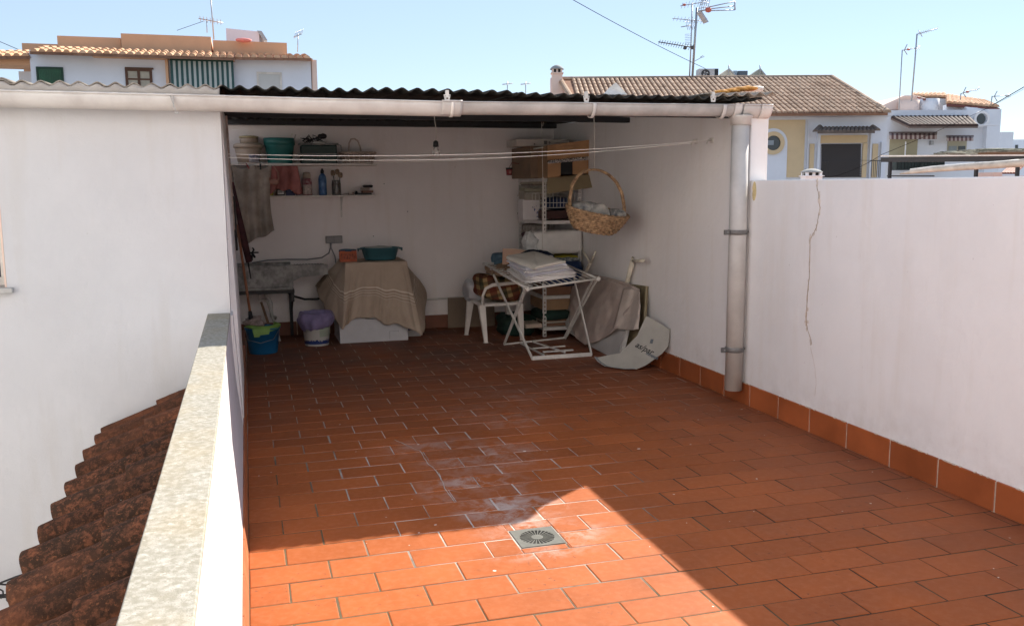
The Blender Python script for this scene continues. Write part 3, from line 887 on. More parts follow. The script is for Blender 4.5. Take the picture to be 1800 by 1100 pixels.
def basket(name, c, rx, ry, h, label, m, rows_=9, n=44, flare=1.35, tiltm=None, cat='basket', rim=.010, rod=.0055):
    c = Vector(c); t = thing(name, c, label, cat)
    T = tiltm or Matrix.Identity(3)
    def P_(th, k, off=0):
        r = (1/flare + (1-1/flare)*(k**.7))
        return c + T @ Vector((rx*r*math.cos(th)+off*math.cos(th), ry*r*math.sin(th)+off*math.sin(th), h*k))
    mbx = MB()
    for j in range(rows_+1):
        k = j/rows_
        pts = [P_(2*PI*i/(n*2), k, rod*.9*math.sin(i*PI/2*1.0+j*PI)) for i in range(n*2+1)]
        mbx.tube(pts, rod, 6, cap=False)
    for i in range(n//2):
        th = 2*PI*(i*2)/n; mbx.tube([P_(th, 0), P_(th, .4), P_(th, .75), P_(th, 1)], rod*.7, 5)
    obj('weave', mbx, m, t)
    mbx = MB(); mbx.grid(lambda u, v: P_(2*PI*u, v, -rod*1.2), 40, 8)
    mbx.add([P_(2*PI*i/30, .02, -rod) for i in range(30)], [tuple(range(30))]); obj('lining', mbx, mat('wicker_gap', (.10, .06, .035), .9), t)
    mbx = MB()
    for q in range(3):
        mbx.tube([P_(2*PI*i/90, 1, rim*.7*math.cos(i*.7+q*2*PI/3)) + Vector((0, 0, rim*.7*math.sin(i*.7+q*2*PI/3))) for i in range(91)], rim*.6, 6, cap=False)
    obj('rim', mbx, m, t)
    return t, P_
t, P_ = basket('wicker_bowl', (1.06, 5.975, Z1), .185, .13, .115, 'flat pale wicker bowl with a hoop handle at the right end of the upper shelf', WICK, 7, 40, 1.25)
mb = MB(); mb.tube([(.965+.0, 5.93, Z1+.115), (.968, 5.93, Z1+.21), (.99, 5.94, Z1+.255), (1.03, 5.96, Z1+.262), (1.065, 5.98, Z1+.24), (1.09, 5.99, Z1+.18), (1.10, 6.0, Z1+.115)], .0085, 8)
obj('handle', mb, WICK, t)
mb = MB(); mb.blob((1.06, 5.975, Z1+.108), (.34, .22, .035), .9, .006, 10, 2); obj('cloth_cover', mb, mat('pinkish_cloth', (.36, .28, .26), .9, .1, 40, .3), t)

# lower shelf goods
Z2 = 1.485
def boxo(name, x0, x1, y0, y1, z0, z1, m, label=None, cat=None, bevel=.002, parent=None, **kw):
    mbx = MB(); mbx.box(x0, x1, y0, y1, z0, z1); return obj(name, mbx, m, parent, label, cat, bevel=bevel, **kw)
boxo('sponge_pack', .125, .185, 5.93, 6.02, Z2, Z2+.105, mat('mustard_card', (.36, .30, .04), .6), 'mustard yellow packet on the lower shelf, left of the small barcode box', 'packet')
boxo('soap_box', .218, .295, 5.91, 6.0, Z2, Z2+.07, mat('dark_print', (.04, .03, .035), .6), 'small dark box with a white barcode label, below the red cloth', 'box')
o = bpy.data.objects['soap_box']
mb = MB(); mb.box(.226, .287, 5.908, 5.909, Z2+.014, Z2+.055); obj('barcode_label', mb, mat('label_white', (.7, .68, .64), .7, .03, 5, 0), o)
mb = MB()
for i in range(11): mb.box(.231+i*.005, .231+i*.005+random.choice((.0012, .0024)), 5.9068, 5.9075, Z2+.026, Z2+.051)
obj('barcode', mb, BLACK, o)
boxo('tin_box', .31, .40, 5.92, 6.02, Z2, Z2+.078, mat('navy_print', (.02, .03, .10), .5), 'navy blue box with a small pale mark, beside the barcode box', 'box')
m_ = MB(); m_.box(.36, .377, 5.918, 5.919, Z2+.045, Z2+.064); obj('mark', m_, _mc['label_white'], bpy.data.objects['tin_box'])
mb = MB(); mb.lathe([(.024, 0), (.024, .07), (.018, .085)], (.43, 5.95, Z2), 20); obj('small_bottle', mb, mat('bluegrey_plastic', (.10, .15, .20), .4), label='small blue-grey bottle left of the red and white bottle', cat='bottle')
t = thing('detergent_bottle', (.525, 5.96, Z2), 'red and white bottle with a cream cap, on the lower shelf', 'bottle')
RED = mat('dark_red_print', (.24, .03, .05), .45, .2, 30, 0, col2=(.42, .30, .30))
mb = MB(); mb.lathe([(.048, 0), (.052, .01), (.052, .13), (.048, .16), (.040, .175)], (.525, 5.96, Z2), 28, sy=.75); obj('body', mb, RED, t)
mb = MB(); mb.lathe([(.041, .176), (.041, .21), (.034, .235), (.0001, .24)], (.525, 5.96, Z2), 24, sy=.8, cap1=False); obj('cap', mb, CREAMP, t)
mb = MB(); mb.grid(lambda u, v: Vector((.525+.0535*math.sin(-1.1+2.2*u), 5.96-.0535*.75*math.cos(-1.1+2.2*u), Z2+.01+.10*v)), 10, 3); obj('label_print', mb, mat('mixed_label', (.5, .42, .38), .5, .4, 45, 0), t, solid=.001)
t = thing('spray_bottle', (.685, 5.96, Z2), 'blue bottle with a black spout cap, on the lower shelf', 'bottle')
BLUEB = mat('blue_plastic', (.03, .10, .25), .35, .2, 26, 0, col2=(.10, .20, .38))
mb = MB(); mb.lathe([(.038, 0), (.042, .01), (.042, .165), (.036, .20), (.020, .22), (.015, .225)], (.685, 5.96, Z2), 28); obj('body', mb, BLUEB, t)
mb = MB(); mb.lathe([(.017, .2255), (.018, .255), (.011, .262), (.011, .275), (.0001, .277)], (.685, 5.96, Z2), 20, cap1=False); obj('cap', mb, BLACK, t)
t = thing('glass_jar', (.825, 5.96, Z2), 'glass jar of thinner holding old paint brushes', 'jar')
mb = MB(); mb.lathe([(.046, 0), (.048, .01), (.048, .12), (.043, .15), (.046, .155), (.043, .156), (.040, .12), (.040, .012), (.0001, .01)], (.825, 5.96, Z2), 28, cap1=False)
obj('body', mb, mat('murky_glass', (.20, .18, .16), .2, .1, 10, 0, trans=.55), t)
for i, (dx, dz, l_) in enumerate(((-.028, 0, 'leftmost'), (.012, .012, 'tallest, middle'), (.038, -.02, 'rightmost'))):
    b_ = thing('paint_brush', (.825+dx*.3, 5.955, Z2+.02), l_+' of the three stiff paint brushes standing in the glass jar', 'brush', 'paint brushes in the glass jar')
    top = Vector((.825+dx, 5.955-.01*i, Z2+.20+dz)); mb = MB(); mb.bar((.825+dx*.2, 5.955-.01*i, Z2+.02), top, .016, .010); obj('handle', mb, mat('pale_handle', (.45, .38, .30), .5) if i == 1 else BLACK, b_)
    mb = MB(); mb.blob(top+Vector((dx*.12, 0, .028)), (.045, .026, .055), .7, .006, 40, i, nu=14, nv=8); obj('bristles', mb, mat('bristle', (.22, .16, .11), .95, .3, 60, .6), b_)
mb = MB(); mb.lathe([(.033, 0), (.033, .030)], (.975, 5.95, Z2), 24); obj('small_tin', mb, mat('tin', (.30, .25, .22), .5, .2, 20, .1), label='low round metal tin right of the brush jar', cat='tin')
mb = MB(); mb.lathe([(.014, 0), (.016, .02), (.010, .04)], (1.03, 5.95, Z2), 16); obj('small_bottle', mb, BLACK, label='tiny black bottle beside the low round tin', cat='bottle')
for i, (a, b, c_, m_, lb_) in enumerate(((1.05, 1.19, .022, BLACK, 'lowest, black'), (1.085, 1.20, .024, mat('brown_book', (.20, .10, .07), .7), 'middle, brown'), (1.075, 1.17, .03, mat('grey_book', (.24, .20, .17), .7), 'topmost, grey'))):
    z = Z2+.0+sum((.022, .024, .03)[:i]); rot = Matrix.Rotation(R((-3, 8, -6)[i]), 3, 'Z')
    mb = MB(); mb.obox(((a+b)/2, 5.955, z+c_/2+.0005), (b-a, .10, c_-.001), rot); obj('sandpaper_pack', mb, m_, None, lb_+' of the three little packs stacked at the end of the lower shelf', 'packet', bevel=.003)
mb = MB(); mb.blob((1.15, 5.95, Z2+.09), (.10, .06, .028), .7, .012, 20, 7, nu=14, nv=8); obj('work_glove', mb, mat('black_rubber', (.02, .02, .022), .6), label='black rubber scrap on top of the three little packs', cat='glove')

# hanging cloths
def cloth(name, fn, m, nu=40, nv=30, th=.004, parent=None, **kw):
    mbx = MB(); mbx.grid(fn, nu, nv); return obj(name, mbx, m, parent, solid=th, **kw)
RAG = mat('grey_beige_rag', (.36, .31, .26), .95, .3, 5, .3, 180)
def ragf(u, v):
    xl = -.215+.02*v+.01*math.sin(v*7); xr = .175-.02*math.sin(v*3)
    w_ = 1-.12*math.sin(PI*v)*.6
    x = xl+(xr-xl)*(.5+(u-.5)*w_)
    top = 1.79-.035*math.sin(PI*u*2)**2
    z = top-(.72+.035*math.sin(u*5)-.03*u)*v
    y = 5.80+.03*math.sin(u*19+v*1.5)*(.3+.7*v)+.02*noise.noise(Vector((u*5, v*4, 1)))-.01*v
    return Vector((x, y, z))
t = thing('cleaning_rag', (0, 5.8, 1.07), 'large grey beige rag pegged under the upper shelf, hanging above the sink', 'rag')
cloth('cloth', ragf, RAG, 48, 40, parent=t)
mb = MB(); mb.bar((-.075, 5.775, 1.815), (-.045, 5.77, 1.755), .012, .012); obj('clothes_peg', mb, mat('peg_red', (.25, .03, .03), .5), t)
mb = MB(); mb.bar((.065, 5.775, 1.82), (.063, 5.77, 1.745), .012, .012); obj('clothes_peg', mb, BLACK, t)
REDC = mat('faded_red_cloth', (.34, .13, .115), .95, .25, 7, .3, 160)
def redf(u, v):
    x = .13+.30*u + .05*v*(u-.2); z = 1.785-(.27-.05*math.sin(u*3.4+.3)+.015*math.sin(u*17))*v - .03*(1-u)*v
    y = 5.835+.02*math.sin(u*17+2*v)*(.3+v)+.012*noise.noise(Vector((u*6, v*5, 5)))
    return Vector((x, y, z))
t = thing('red_cloth', (.28, 5.83, 1.53), 'faded red cloth bag with a looped handle hanging from the upper shelf', 'cloth')
cloth('cloth', redf, REDC, 36, 20, parent=t)
mb = MB(); mb.tube([(.155, 5.805, 1.78), (.135, 5.80, 1.70), (.155, 5.795, 1.63), (.20, 5.795, 1.615), (.235, 5.795, 1.65), (.235, 5.80, 1.72), (.195, 5.805, 1.785)], .008, 8)
mb.blob((.19, 5.80, 1.625), (.09, .03, .055), .8, .006, 14, 3, nu=16, nv=10); obj('loop_handle', mb, mat('pale_red_cloth', (.36, .19, .15), .95), t)

# socket box and cables
t = thing('socket_box', (.79, BW, .97), 'grey double socket box on the back wall above the sink', 'socket box')
boxo('box_body', .707, .883, BW-.038, BW, .975, 1.052, mat('grey_abs', (.20, .19, .19), .5), bevel=.004, parent=t)
m_ = MB(); m_.box(.715, .792, BW-.042, BW-.0385, .983, 1.044); m_.box(.798, .875, BW-.042, BW-.0385, .983, 1.044); obj('socket_cover', m_, mat('grey_cover', (.25, .24, .235), .4), t, bevel=.002)
CAB = mat('grey_cable', (.22, .22, .24), .5)
mb = MB(); mb.tube([(.755, BW-.02, .975), (.757, BW-.02, .93), (.735, BW-.03, .87), (.66, BW-.04, .825), (.5, 6.0, .815), (.3, 5.98, .825), (.1, 5.96, .822), (-.06, 5.95, .80)], .007, 8)
obj('electric_cable', mb, CAB, label='grey cable running from the socket box down to the left along the sink', cat='cable')
mb = MB(); mb.tube([(.763, BW-.02, .975), (.764, BW-.02, .92), (.785, BW-.025, .87), (.80, BW-.03, .83), (.81, BW-.05, .70)], .006, 8)
obj('electric_cable', mb, CAB, label='short grey cable dropping from the socket box behind the covered table', cat='cable')
t = thing('conduit', (1.95, BW-.02, .32), 'white plastic conduit low along the back wall right of the covered table', 'pipe')
mb = MB(); mb.tube([(1.52, BW-.02, .295), (1.68, BW-.02, .30), (1.76, BW-.02, .325), (2.9, BW-.02, .345)], .011, 10); obj('pipe', mb, WPAINT, t)

# concrete sink
SINK = mat('worn_concrete', (.26, .255, .24), .95, .35, 14, .6, 60, col2=(.40, .39, .37))
t = thing('laundry_sink', (.15, 5.8, .45), 'old concrete laundry sink on a black iron frame, in the left corner', 'sink')
mb = MB()
y0_, y1_ = 5.60, 6.08
bx0, bx1, bz, tz = -.40, .33, .545, .792
mb.box(bx0, bx1, y0_, y0_+.035, bz+.03, tz-.035); mb.box(bx0, bx1, y1_-.035, y1_, bz+.03, tz)
mb.box(bx0, bx0+.035, y0_+.0351, y1_-.0351, bz+.03, tz-.035); mb.box(bx1-.035, bx1, y0_+.0351, y1_-.0351, bz+.03, tz-.05)
mb.box(bx0, bx1, y0_, y1_, bz, bz+.029)
obj('basin', mb, SINK, t, bevel=.006)
mb = MB(); mb.prism([(bx1+.001, y0_, tz-.155), (bx1+.08, y0_, .672), (.675, y0_, .692), (.675, y0_, tz-.006), (bx0, y0_, tz), (bx0, y0_, tz-.034), (bx1+.001, y0_, tz-.034)], (0, .03, 0))
mb.box(bx1+.001, .675, y0_+.031, y1_, tz-.075, tz-.03)
obj('washboard', mb, SINK, t, bevel=.004)
mb = MB(); [mb.box(bx1+.03+.03*i, bx1+.045+.03*i, y0_+.06, y1_-.06, tz-.03, tz-.021) for i in range(10)]; obj('washboard_ribs', mb, SINK, t)
mb = MB(); mb.box(-.40, .34, 5.62, 5.655, .508, .543); mb.box(.305, .34, 5.656, BW, .508, .543); mb.box(.303, .336, BW-.05, BW-.018, .0, .507); mb.box(.303, .336, 5.622, 5.652, .42, .507); mb.bar((.32, 5.64, .45), (.32, BW-.04, .25), .02, .02)
obj('iron_frame', mb, BLACK, t, bevel=.002)
mb = MB(); mb.tube([(-.06, 6.05, .82), (-.06, 6.05, .87), (-.045, 5.97, .885), (-.03, 5.93, .86)], .011, 8); mb.tube([(-.06, 6.05, .885), (-.035, 6.05, .93), (-.05, 6.05, .95)], .009, 8); mb.bar((-.09, 6.05, .90), (.01, 6.03, .90), .012, .014)
obj('tap', mb, BLACK, t)
mb = MB(); mb.tube([(.06, 5.9, .545), (.06, 5.9, .46), (.09, 5.9, .43), (.11, 5.9, .38), (.11, 5.9, .24), (.15, 5.95, .22)], .02, 10); mb.tube([(.0, 5.85, .545), (.0, 5.85, .43), (.06, 5.9, .41)], .016, 8)
obj('waste_pipe', mb, PVC, t)
mb = MB(); mb.tube([(.26, 5.75, .52), (.33, 5.80, .46), (.45, 5.88, .41), (.58, 5.92, .40), (.68, 5.92, .43), (.80, 5.92, .50), (.9, 5.95, .55)], .012, 10)
obj('rubber_hose', mb, _mc['black_rubber'], label='black rubber hose sagging between the sink and the covered table', cat='hose')
for i, (x, a, lb_) in enumerate(((.10, -.09, 'darker'), (.155, -.08, 'lighter, grey'))):
    mb = MB(); mb.bar((x+.02, 5.62, .02), (x+a, 5.72, .42), .028, .012); obj('scrap_plank', mb, WOOD if i == 0 else CARD_G, None, lb_+' of the two short planks leaning under the sink', 'plank', bevel=.002)

# mop, broom, bucket on the left
t = thing('mop', (-.02, 5.1, .22), 'mop with a brown wooden handle leaning in the blue bucket', 'mop')
a_, b_ = PY(440, 552, 5.12), PY(417, 396, 5.55)
mb = MB(); mb.tube([a_, b_], .0125, 10); obj('handle', mb, mat('varnished_wood', (.30, .12, .06), .45, .2, 20, .1), t)
mb = MB(); mb.tube([a_-(b_-a_).normalized()*.05, a_+(b_-a_).normalized()*.025], [.022, .018], 12); obj('socket', mb, BLACK, t)
mb = MB(); mb.blob(a_+Vector((.03, .01, -.085)), (.17, .12, .10), .8, .03, 22, 4); obj('mop_head', mb, mat('mop_strings', (.30, .24, .22), .95, .3, 60, .8), t)
t = thing('folded_umbrella', (-.12, 5.6, .8), 'folded dark red umbrella leaning behind the mop handle', 'umbrella')
mb = MB(); p0, p1 = PY(409, 320, 5.60), PY(436, 461, 5.60); mb.tube([p0, p0.lerp(p1, .3), p0.lerp(p1, .7), p1+Vector((.01, 0, -.0))], [.012, .02, .036, .030], 12); obj('canopy', mb, mat('dark_red_fabric', (.07, .025, .028), .8, .4, 12, .5), t)
mb = MB(); mb.tube([p1, PY(441, 490, 5.60)], .007, 8); obj('shaft', mb, BLACK, t)
mb = MB(); p0, p1 = PY(396, 204, 3.66), PY(410, 404, 3.66); mb.bar(p0, p1, .034, .03); obj('wooden_batten', mb, mat('grey_brown_wood', (.40, .33, .29), .8, .3, 12, .4), None, 'weathered wooden batten upright on the left jamb of the opening', 'batten', bevel=.002)
mb = MB(); p0, p1 = PY(409, 345, 3.9), PY(415, 440, 3.95); mb.bar(p0, p1, .03, .03); obj('dark_board', mb, BLACK, None, 'narrow black board standing behind the left jamb', 'board')
p = PY(408, 412, 3.6); boxo('switch_box', p.x-.02, p.x+.014, 3.62, 3.66, p.z-.03, p.z+.03, WHITEP, 'small white switch box on the left jamb above the parapet', 'switch box')
p = PY(413, 460, 3.6); boxo('hook', p.x-.006, p.x+.006, 3.6, 3.64, p.z-.02, p.z+.02, BLACK, 'small dark iron hook on the left jamb below the switch box', 'hook')
mb = MB(); q = [PZ(433, 664, 0), PZ(437, 640, 0)]; mb.box(-.178, -.152, 3.76, 4.6, 0, .31); obj('terracotta_board', mb, mat('brown_tile_board', (.17, .07, .04), .6, .2, 6, .2), None, 'brown terracotta board standing on edge against the left wall', 'board', bevel=.003)
t = thing('bucket', (0, 5.15, 0), 'blue plastic bucket with a green wringer, in the left corner', 'bucket')
BL = mat('blue_bucket_plastic', (.012, .13, .30), .4, .1, 3, .05)
mb = MB(); mb.lathe([(.128, 0), (.132, .006), (.160, .235), (.168, .236), (.168, .248), (.158, .248), (.128, .01), (.0001, .01)], (.005, 5.15, 0), 40, cap1=False); obj('body', mb, BL, t)
mb = MB(); mb.tube([(-.155, 5.12, .235), (-.13, 5.0, .15), (-.02, 4.97, .12), (.10, 4.98, .15), (.165, 5.12, .235)], .003, 6); obj('handle', mb, STEEL, t)
GR = mat('lime_green_plastic', (.20, .36, .08), .5, .15, 8, .1)
def wr(u, v):
    th = PI*.95+u*PI*1.25
    r = .172-.05*v
    return Vector((.005+r*math.cos(th), 5.15+r*math.sin(th)*.98, .245+.035*math.sin(v*PI*.5)+.02*math.sin(u*9)*(1-v)-.05*(v > .9)))
mb = MB(); mb.grid(wr, 26, 5)
mb.prism([(-.09, 4.985, .252), (.07, 4.98, .252), (.06, 4.975, .20), (-.02, 4.975, .195), (-.03, 4.975, .175), (-.075, 4.975, .178)], (0, .006, 0))
obj('wringer', mb, GR, t, solid=.004)

# white paint bucket with lilac bag
t = thing('paint_bucket', (.53, 5.42, 0), 'white paint bucket with a blue wave print, lined with a lilac plastic bag', 'bucket')
def pbm():
    m = M('printed_bucket', .4)
    sep = _n(m.nt, 'ShaderNodeSeparateXYZ'); m.link(m.pos, sep.inputs[0])
    w = m.math('ADD', m.math('MULTIPLY', m.noise(38, 3, .6), .075), .02)
    f = m.math('LESS_THAN', sep.outputs['Z'], w); g = m.math('GREATER_THAN', sep.outputs['Z'], .022)
    c = m.mix(m.math('MULTIPLY', f, g), (.62, .61, .58), (.03, .06, .22))
    c = m.mix(m.math('MULTIPLY', m.math('GREATER_THAN', sep.outputs['X'], .55), m.math('GREATER_THAN', sep.outputs['Z'], .095)), c, (.45, .52, .42))
    m.color(c); return m.m
mb = MB(); mb.lathe([(.115, 0), (.119, .006), (.132, .16), (.135, .162), (.135, .178), (.1325, .18), (.137, .25), (.137, .26)], (.53, 5.42, 0), 40, cap1=False); obj('body', mb, pbm(), t)
LIL = mat('lilac_plastic_film', (.24, .20, .36), .35, .2, 9, .3, 30)
def bag(u, v):
    th = 2*PI*u; k = noise.noise(Vector((math.cos(th)*3, math.sin(th)*3, v*3)))
    f = math.sin(th*13+v*3)*.5+math.sin(th*7+1-v*2)*.5
    if v < .75:
        q = v/.75; r = .150+.030*math.sin(PI*q*.9)+.010*f*(1-q*.5)+.012*k; z = .185+.03*k*(1-q)+.15*q+.02*math.sin(th+.8)*(1-q)
    else:
        q = (v-.75)/.25; r = .156-.04*q+.006*f*(1-q); z = .335-.10*q+.012*k
    return Vector((.53+r*math.cos(th), 5.42+r*math.sin(th), z))
mb = MB(); mb.grid(bag, 90, 24); obj('bin_bag', mb, LIL, t, solid=.0015)

# table under a beige cloth
TH = .812
t = thing('side_table', (1.15, 5.7, 0), 'small table hidden under the striped beige cloth', 'table')
mb = MB(); mb.box(.86, 1.45, 5.50, 6.05, TH-.03, TH-.006); obj('table_top', mb, WOOD, t)
for x, y in ((.88, 5.53), (1.43, 5.53), (.88, 6.02), (1.43, 6.02)):
    mb = MB(); mb.box(x-.018, x+.018, y-.018, y+.018, 0, TH-.031); obj('leg', mb, WOOD, t)
def cloth_mat():
    m = M('beige_striped_cloth', .95, spec=.1)
    uv = _n(m.nt, 'ShaderNodeUVMap'); sep = _n(m.nt, 'ShaderNodeSeparateXYZ'); m.link(uv.outputs[0], sep.inputs[0]); v = sep.outputs['Y']
    n = m.noise(3, 5, .6)
    c = m.mix(m.ramp(n, .35, .65), (.44, .35, .27), (.53, .43, .34))
    for a, b_, k in ((.600, .618, .9), (.640, .650, .7), (.675, .685, .7), (.705, .713, .5)):
        f = m.math('MULTIPLY', m.math('GREATER_THAN', v, a), m.math('LESS_THAN', v, b_))
        c = m.mix(m.math('MULTIPLY', f, k), c, (.72, .64, .54))
    for a, b_ in ((.618, .640), (.685, .705)):
        f = m.math('MULTIPLY', m.math('GREATER_THAN', v, a), m.math('LESS_THAN', v, b_))
        c = m.mix(m.math('MULTIPLY', f, .25), c, (.22, .15, .11))
    m.color(c); m.bump(m.noise(260, 3, .6), .4, .002); return m.m
CL = cloth_mat()
front = 5.44
top_l = [(.845, 6.06), (.845, 5.75), (.845, 5.47), (1.0, 5.455), (1.17, 5.45), (1.33, 5.455), (1.465, 5.47), (1.465, 5.75), (1.465, 6.06)]
hem_px = [((563, 505), 6.07), ((556, 511), 5.85), ((601, 580), 5.30), ((614, 562), 5.36), ((658, 560), 5.37), ((700, 572), 5.34), ((742, 584), 5.30), ((744, 512), 5.80), ((738, 505), 6.07)]
hem = [PY(*p_, y_) for p_, y_ in hem_px]
def spl(L, u):
    n = len(L)-1; f = u*n; i = min(int(f), n-1); t_ = f-i
    g = lambda j: L[max(0, min(n, j))]
    a, b_, c_, d_ = g(i-1), g(i), g(i+1), g(i+2)
    return .5*((2*b_)+(c_-a)*t_+(2*a-5*b_+4*c_-d_)*t_*t_+(3*b_-a-3*c_+d_)*t_**3)
tl = [Vector((x, y, TH)) for x, y in top_l]
def lin(L, u):
    n = len(L)-1; f = u*n; i = min(int(f), n-1); return L[i].lerp(L[i+1], f-i)
def drape(u, v):
    if v < .28:
        q = v/.28; cen = Vector((1.155, 5.78, TH+.003)); p = lin(tl, u); k = cen.lerp(p, q)
        k.z = TH+.003+.0025*noise.noise(Vector((k.x*14, k.y*14, 0)))
        return k
    q = (v-.28)/.72
    a, h_ = lin(tl, u), lin(hem, u).lerp(spl(hem, u), .45)
    out = (h_-a); out.z = 0
    if out.length > 0: out.normalize()
    h_ = h_ + Vector((0, 0, .018*math.sin(u*31)+.012*math.sin(u*63+1)))
    p = a.lerp(h_, q)
    if q < .06: p.z = TH-.0+(p.z-TH)*q/.06*.7
    fold = (abs(math.sin(u*17+.4))**.6-.5)*1.5+.6*math.sin(u*37+1)+.9*noise.noise(Vector((u*16, q*1.5, 2)))+.25*noise.noise(Vector((u*60, q*5, 2)))
    amp = .038*min(1, q*1.3)
    n_ = Vector((0, -1, 0)) if .24 < u < .76 else (Vector((-1, 0, 0)) if u < .5 else Vector((1, 0, 0)))
    return p + n_*fold*amp + n_*.02*math.sin(PI*q)*(.4+.6*noise.noise(Vector((u*9, 3, q))))
mb = MB(); mb.grid(drape, 220, 50)
obj('tablecloth', mb, CL, label='beige cloth with pale stripes thrown over the small table', cat='tablecloth', solid=.004)
# white box beneath
WB = mat('white_polystyrene', (.60, .60, .62), .7, .05, 6, .1)
t = thing('white_box', (1.105, 5.65, 0), 'large white box on the floor under the beige cloth', 'box')
boxo('body', .757, 1.455, 5.405, 5.98, 0, .27, WB, parent=t, bevel=.004)
mb = MB(); mb.tube([(1.0, 5.40, .262), (1.02, 5.398, .247), (1.09, 5.398, .238), (1.17, 5.398, .244), (1.2, 5.40, .252)], .004, 6); obj('cord_handle', mb, CAB, t)
mb = MB(); q_ = .0015
mb.box(1.262, 1.265, 5.403, 5.405, .02, .10); mb.box(1.262, 1.36, 5.403, 5.405, .10, .102); mb.box(1.35, 1.352, 5.4, 5.405, .09, .112); obj('seam', mb, CAB, t)
t = thing('detergent_bag', (1.55, 5.72, 0), 'white and blue paper sack behind the right corner of the beige cloth', 'sack')
boxo('body', 1.47, 1.635, 5.60, 5.86, 0, .35, mat('sack_white', (.58, .58, .58), .7, .06, 10, .2), parent=t, bevel=.012)
boxo('blue_band', 1.468, 1.637, 5.597, 5.70, .20, .33, mat('sack_blue', (.02, .04, .20), .5), parent=t, bevel=.01)
mb = MB(); mb.prism([(1.475, 5.5965, .085), (1.63, 5.5965, .115), (1.63, 5.5965, .095), (1.475, 5.5965, .065)], (0, .002, 0)); mb.box(1.485, 1.62, 5.5965, 5.599, .125, .15); obj('print_stripe', mb, _mc['sack_blue'], t)

# on the covered table
t = thing('plastic_basket', (.875, 5.56, TH), 'small orange plastic basket filled with blue and green odds and ends', 'basket')
OR = mat('orange_plastic', (.48, .10, .03), .5, .15, 8, .1)
mb = MB(); x0, x1, y0, y1, h_ = .80, .96, 5.50, 5.62, .105
z0 = TH+.006
for z in (0, .015, .085, .10):
    for a, b_ in (((x0, y0), (x1, y0)), ((x1, y0), (x1, y1)), ((x1, y1), (x0, y1)), ((x0, y1), (x0, y0))): mb.bar((*a, z0+z+.005), (*b_, z0+z+.005), .006, .010)
for i in range(11):
    x = x0+(x1-x0)*i/10
    for y in (y0, y1): mb.bar((x, y, z0), (x, y, z0+.1), .0055, .0055)
for i in range(1, 8):
    y = y0+(y1-y0)*i/8
    for x in (x0, x1): mb.bar((x, y, z0), (x, y, z0+.1), .0055, .0055)
mb.box(x0+.003, x1-.003, y0+.003, y1-.003, z0, z0+.006)
obj('mesh_body', mb, OR, t)
mb = MB(); mb.blob(((x0+x1)/2, (y0+y1)/2, z0+.055), (x1-x0-.012, y1-y0-.012, .10), .4, .012, 22, 5, nu=24, nv=14)
obj('clothes_pegs', mb, mat('mixed_pegs', (.10, .03, .02), .6, .3, 45, .5, col2=(.45, .14, .08)), t)
mb = MB(); mb.blob(((x0+x1)/2-.004, (y0+y1)/2, z0+.112), (.175, .13, .026), .6, .008, 20, 8, nu=22, nv=10)
obj('blue_cloth', mb, mat('petrol_blue', (.02, .07, .12), .6, .3, 14, .3), t)
t = thing('washing_basin', (1.225, 5.66, TH), 'teal oval plastic washing basin standing on the beige cloth', 'basin')
TB = mat('greyish_teal_plastic', (.045, .135, .16), .4, .1, 5, .05)
z0 = TH+.006
mb = MB(); mb.lathe([(.155, 0), (.162, .01), (.192, .115), (.205, .118), (.207, .128), (.198, .130), (.188, .120), (.156, .014), (.0001, .012)], (1.225, 5.68, z0), 48, sy=.72, cap1=False); obj('body', mb, TB, t)
for s_ in (-1, 1):
    mb = MB(); mb.obox((1.225+s_*.212, 5.68, z0+.115), (.04, .085, .014)); mb.obox((1.225+s_*.226, 5.68, z0+.104), (.008, .08, .03)); obj('handle', mb, TB, t, bevel=.004)
mb = MB(); mb.blob((1.215, 5.70, z0+.122), (.28, .16, .035), .8, .01, 10, 3); obj('wet_laundry', mb, mat('grey_laundry', (.40, .41, .38), .9, .1, 10, .2), label='pale grey laundry lying in the teal basin', cat='laundry')

# ================================================================== SHELVING CORNER
SX0, SX1, SY0, SY1 = 2.838, 3.255, 5.14, 6.02
SLOT = mat('slotted_angle_white', (.66, .64, .61), .5, .12, 10, .1)
def slotted(mbx, a, b, w=.032, th=.003, face=(0, -1, 0), step=.042):
    a = Vector(a); b = Vector(b); d = (b-a); L = d.length; d.normalize(); n = Vector(face).normalized(); s = d.cross(n).normalized()
    rot = Matrix((s, n, d)).transposed()
    rw_ = w*.28
    for q in (-1, 1): mbx.obox((a+b)/2+s*q*(w/2-rw_/2), (rw_, th, L), rot)
    k = int(L/step)
    for i in range(k+1):
        mbx.obox(a+d*(L*i/k if k else 0), (w-2*rw_, th, step*.38), rot)
sh = thing('metal_shelving', ((SX0+SX1)/2, (SY0+SY1)/2, 0), 'slotted white metal shelving unit crammed with stuff in the right corner', 'shelving')
SHT = 1.652
for x, y, sx in ((SX0, SY0, 1), (SX1, SY0, -1), (SX0, SY1, 1), (SX1, SY1, -1)):
    m_ = MB(); slotted(m_, (x+sx*.016, y, 0), (x+sx*.016, y, SHT), face=(0, 1, 0)); slotted(m_, (x, y+(.017 if y == SY0 else -.017), 0), (x, y+(.017 if y == SY0 else -.017), SHT), face=(1, 0, 0))
    obj('post', m_, SLOT, sh)
SHZ = [.10, .43, .79, 1.21, 1.645]
for z in SHZ:
    m_ = MB(); m_.box(SX0+.004, SX1-.004, SY0+.004, SY1-.004, z-.004, z); m_.box(SX0+.004, SX1-.004, SY0-.001, SY0+.003, z-.035, z-.0045); m_.box(SX0-.001, SX0+.003, SY0+.004, SY1-.004, z-.035, z-.0045)
    m_.box(SX1-.003, SX1+.001, SY0+.004, SY1-.004, z-.035, z-.0045)
    obj('shelf_board', m_, SLOT, sh)
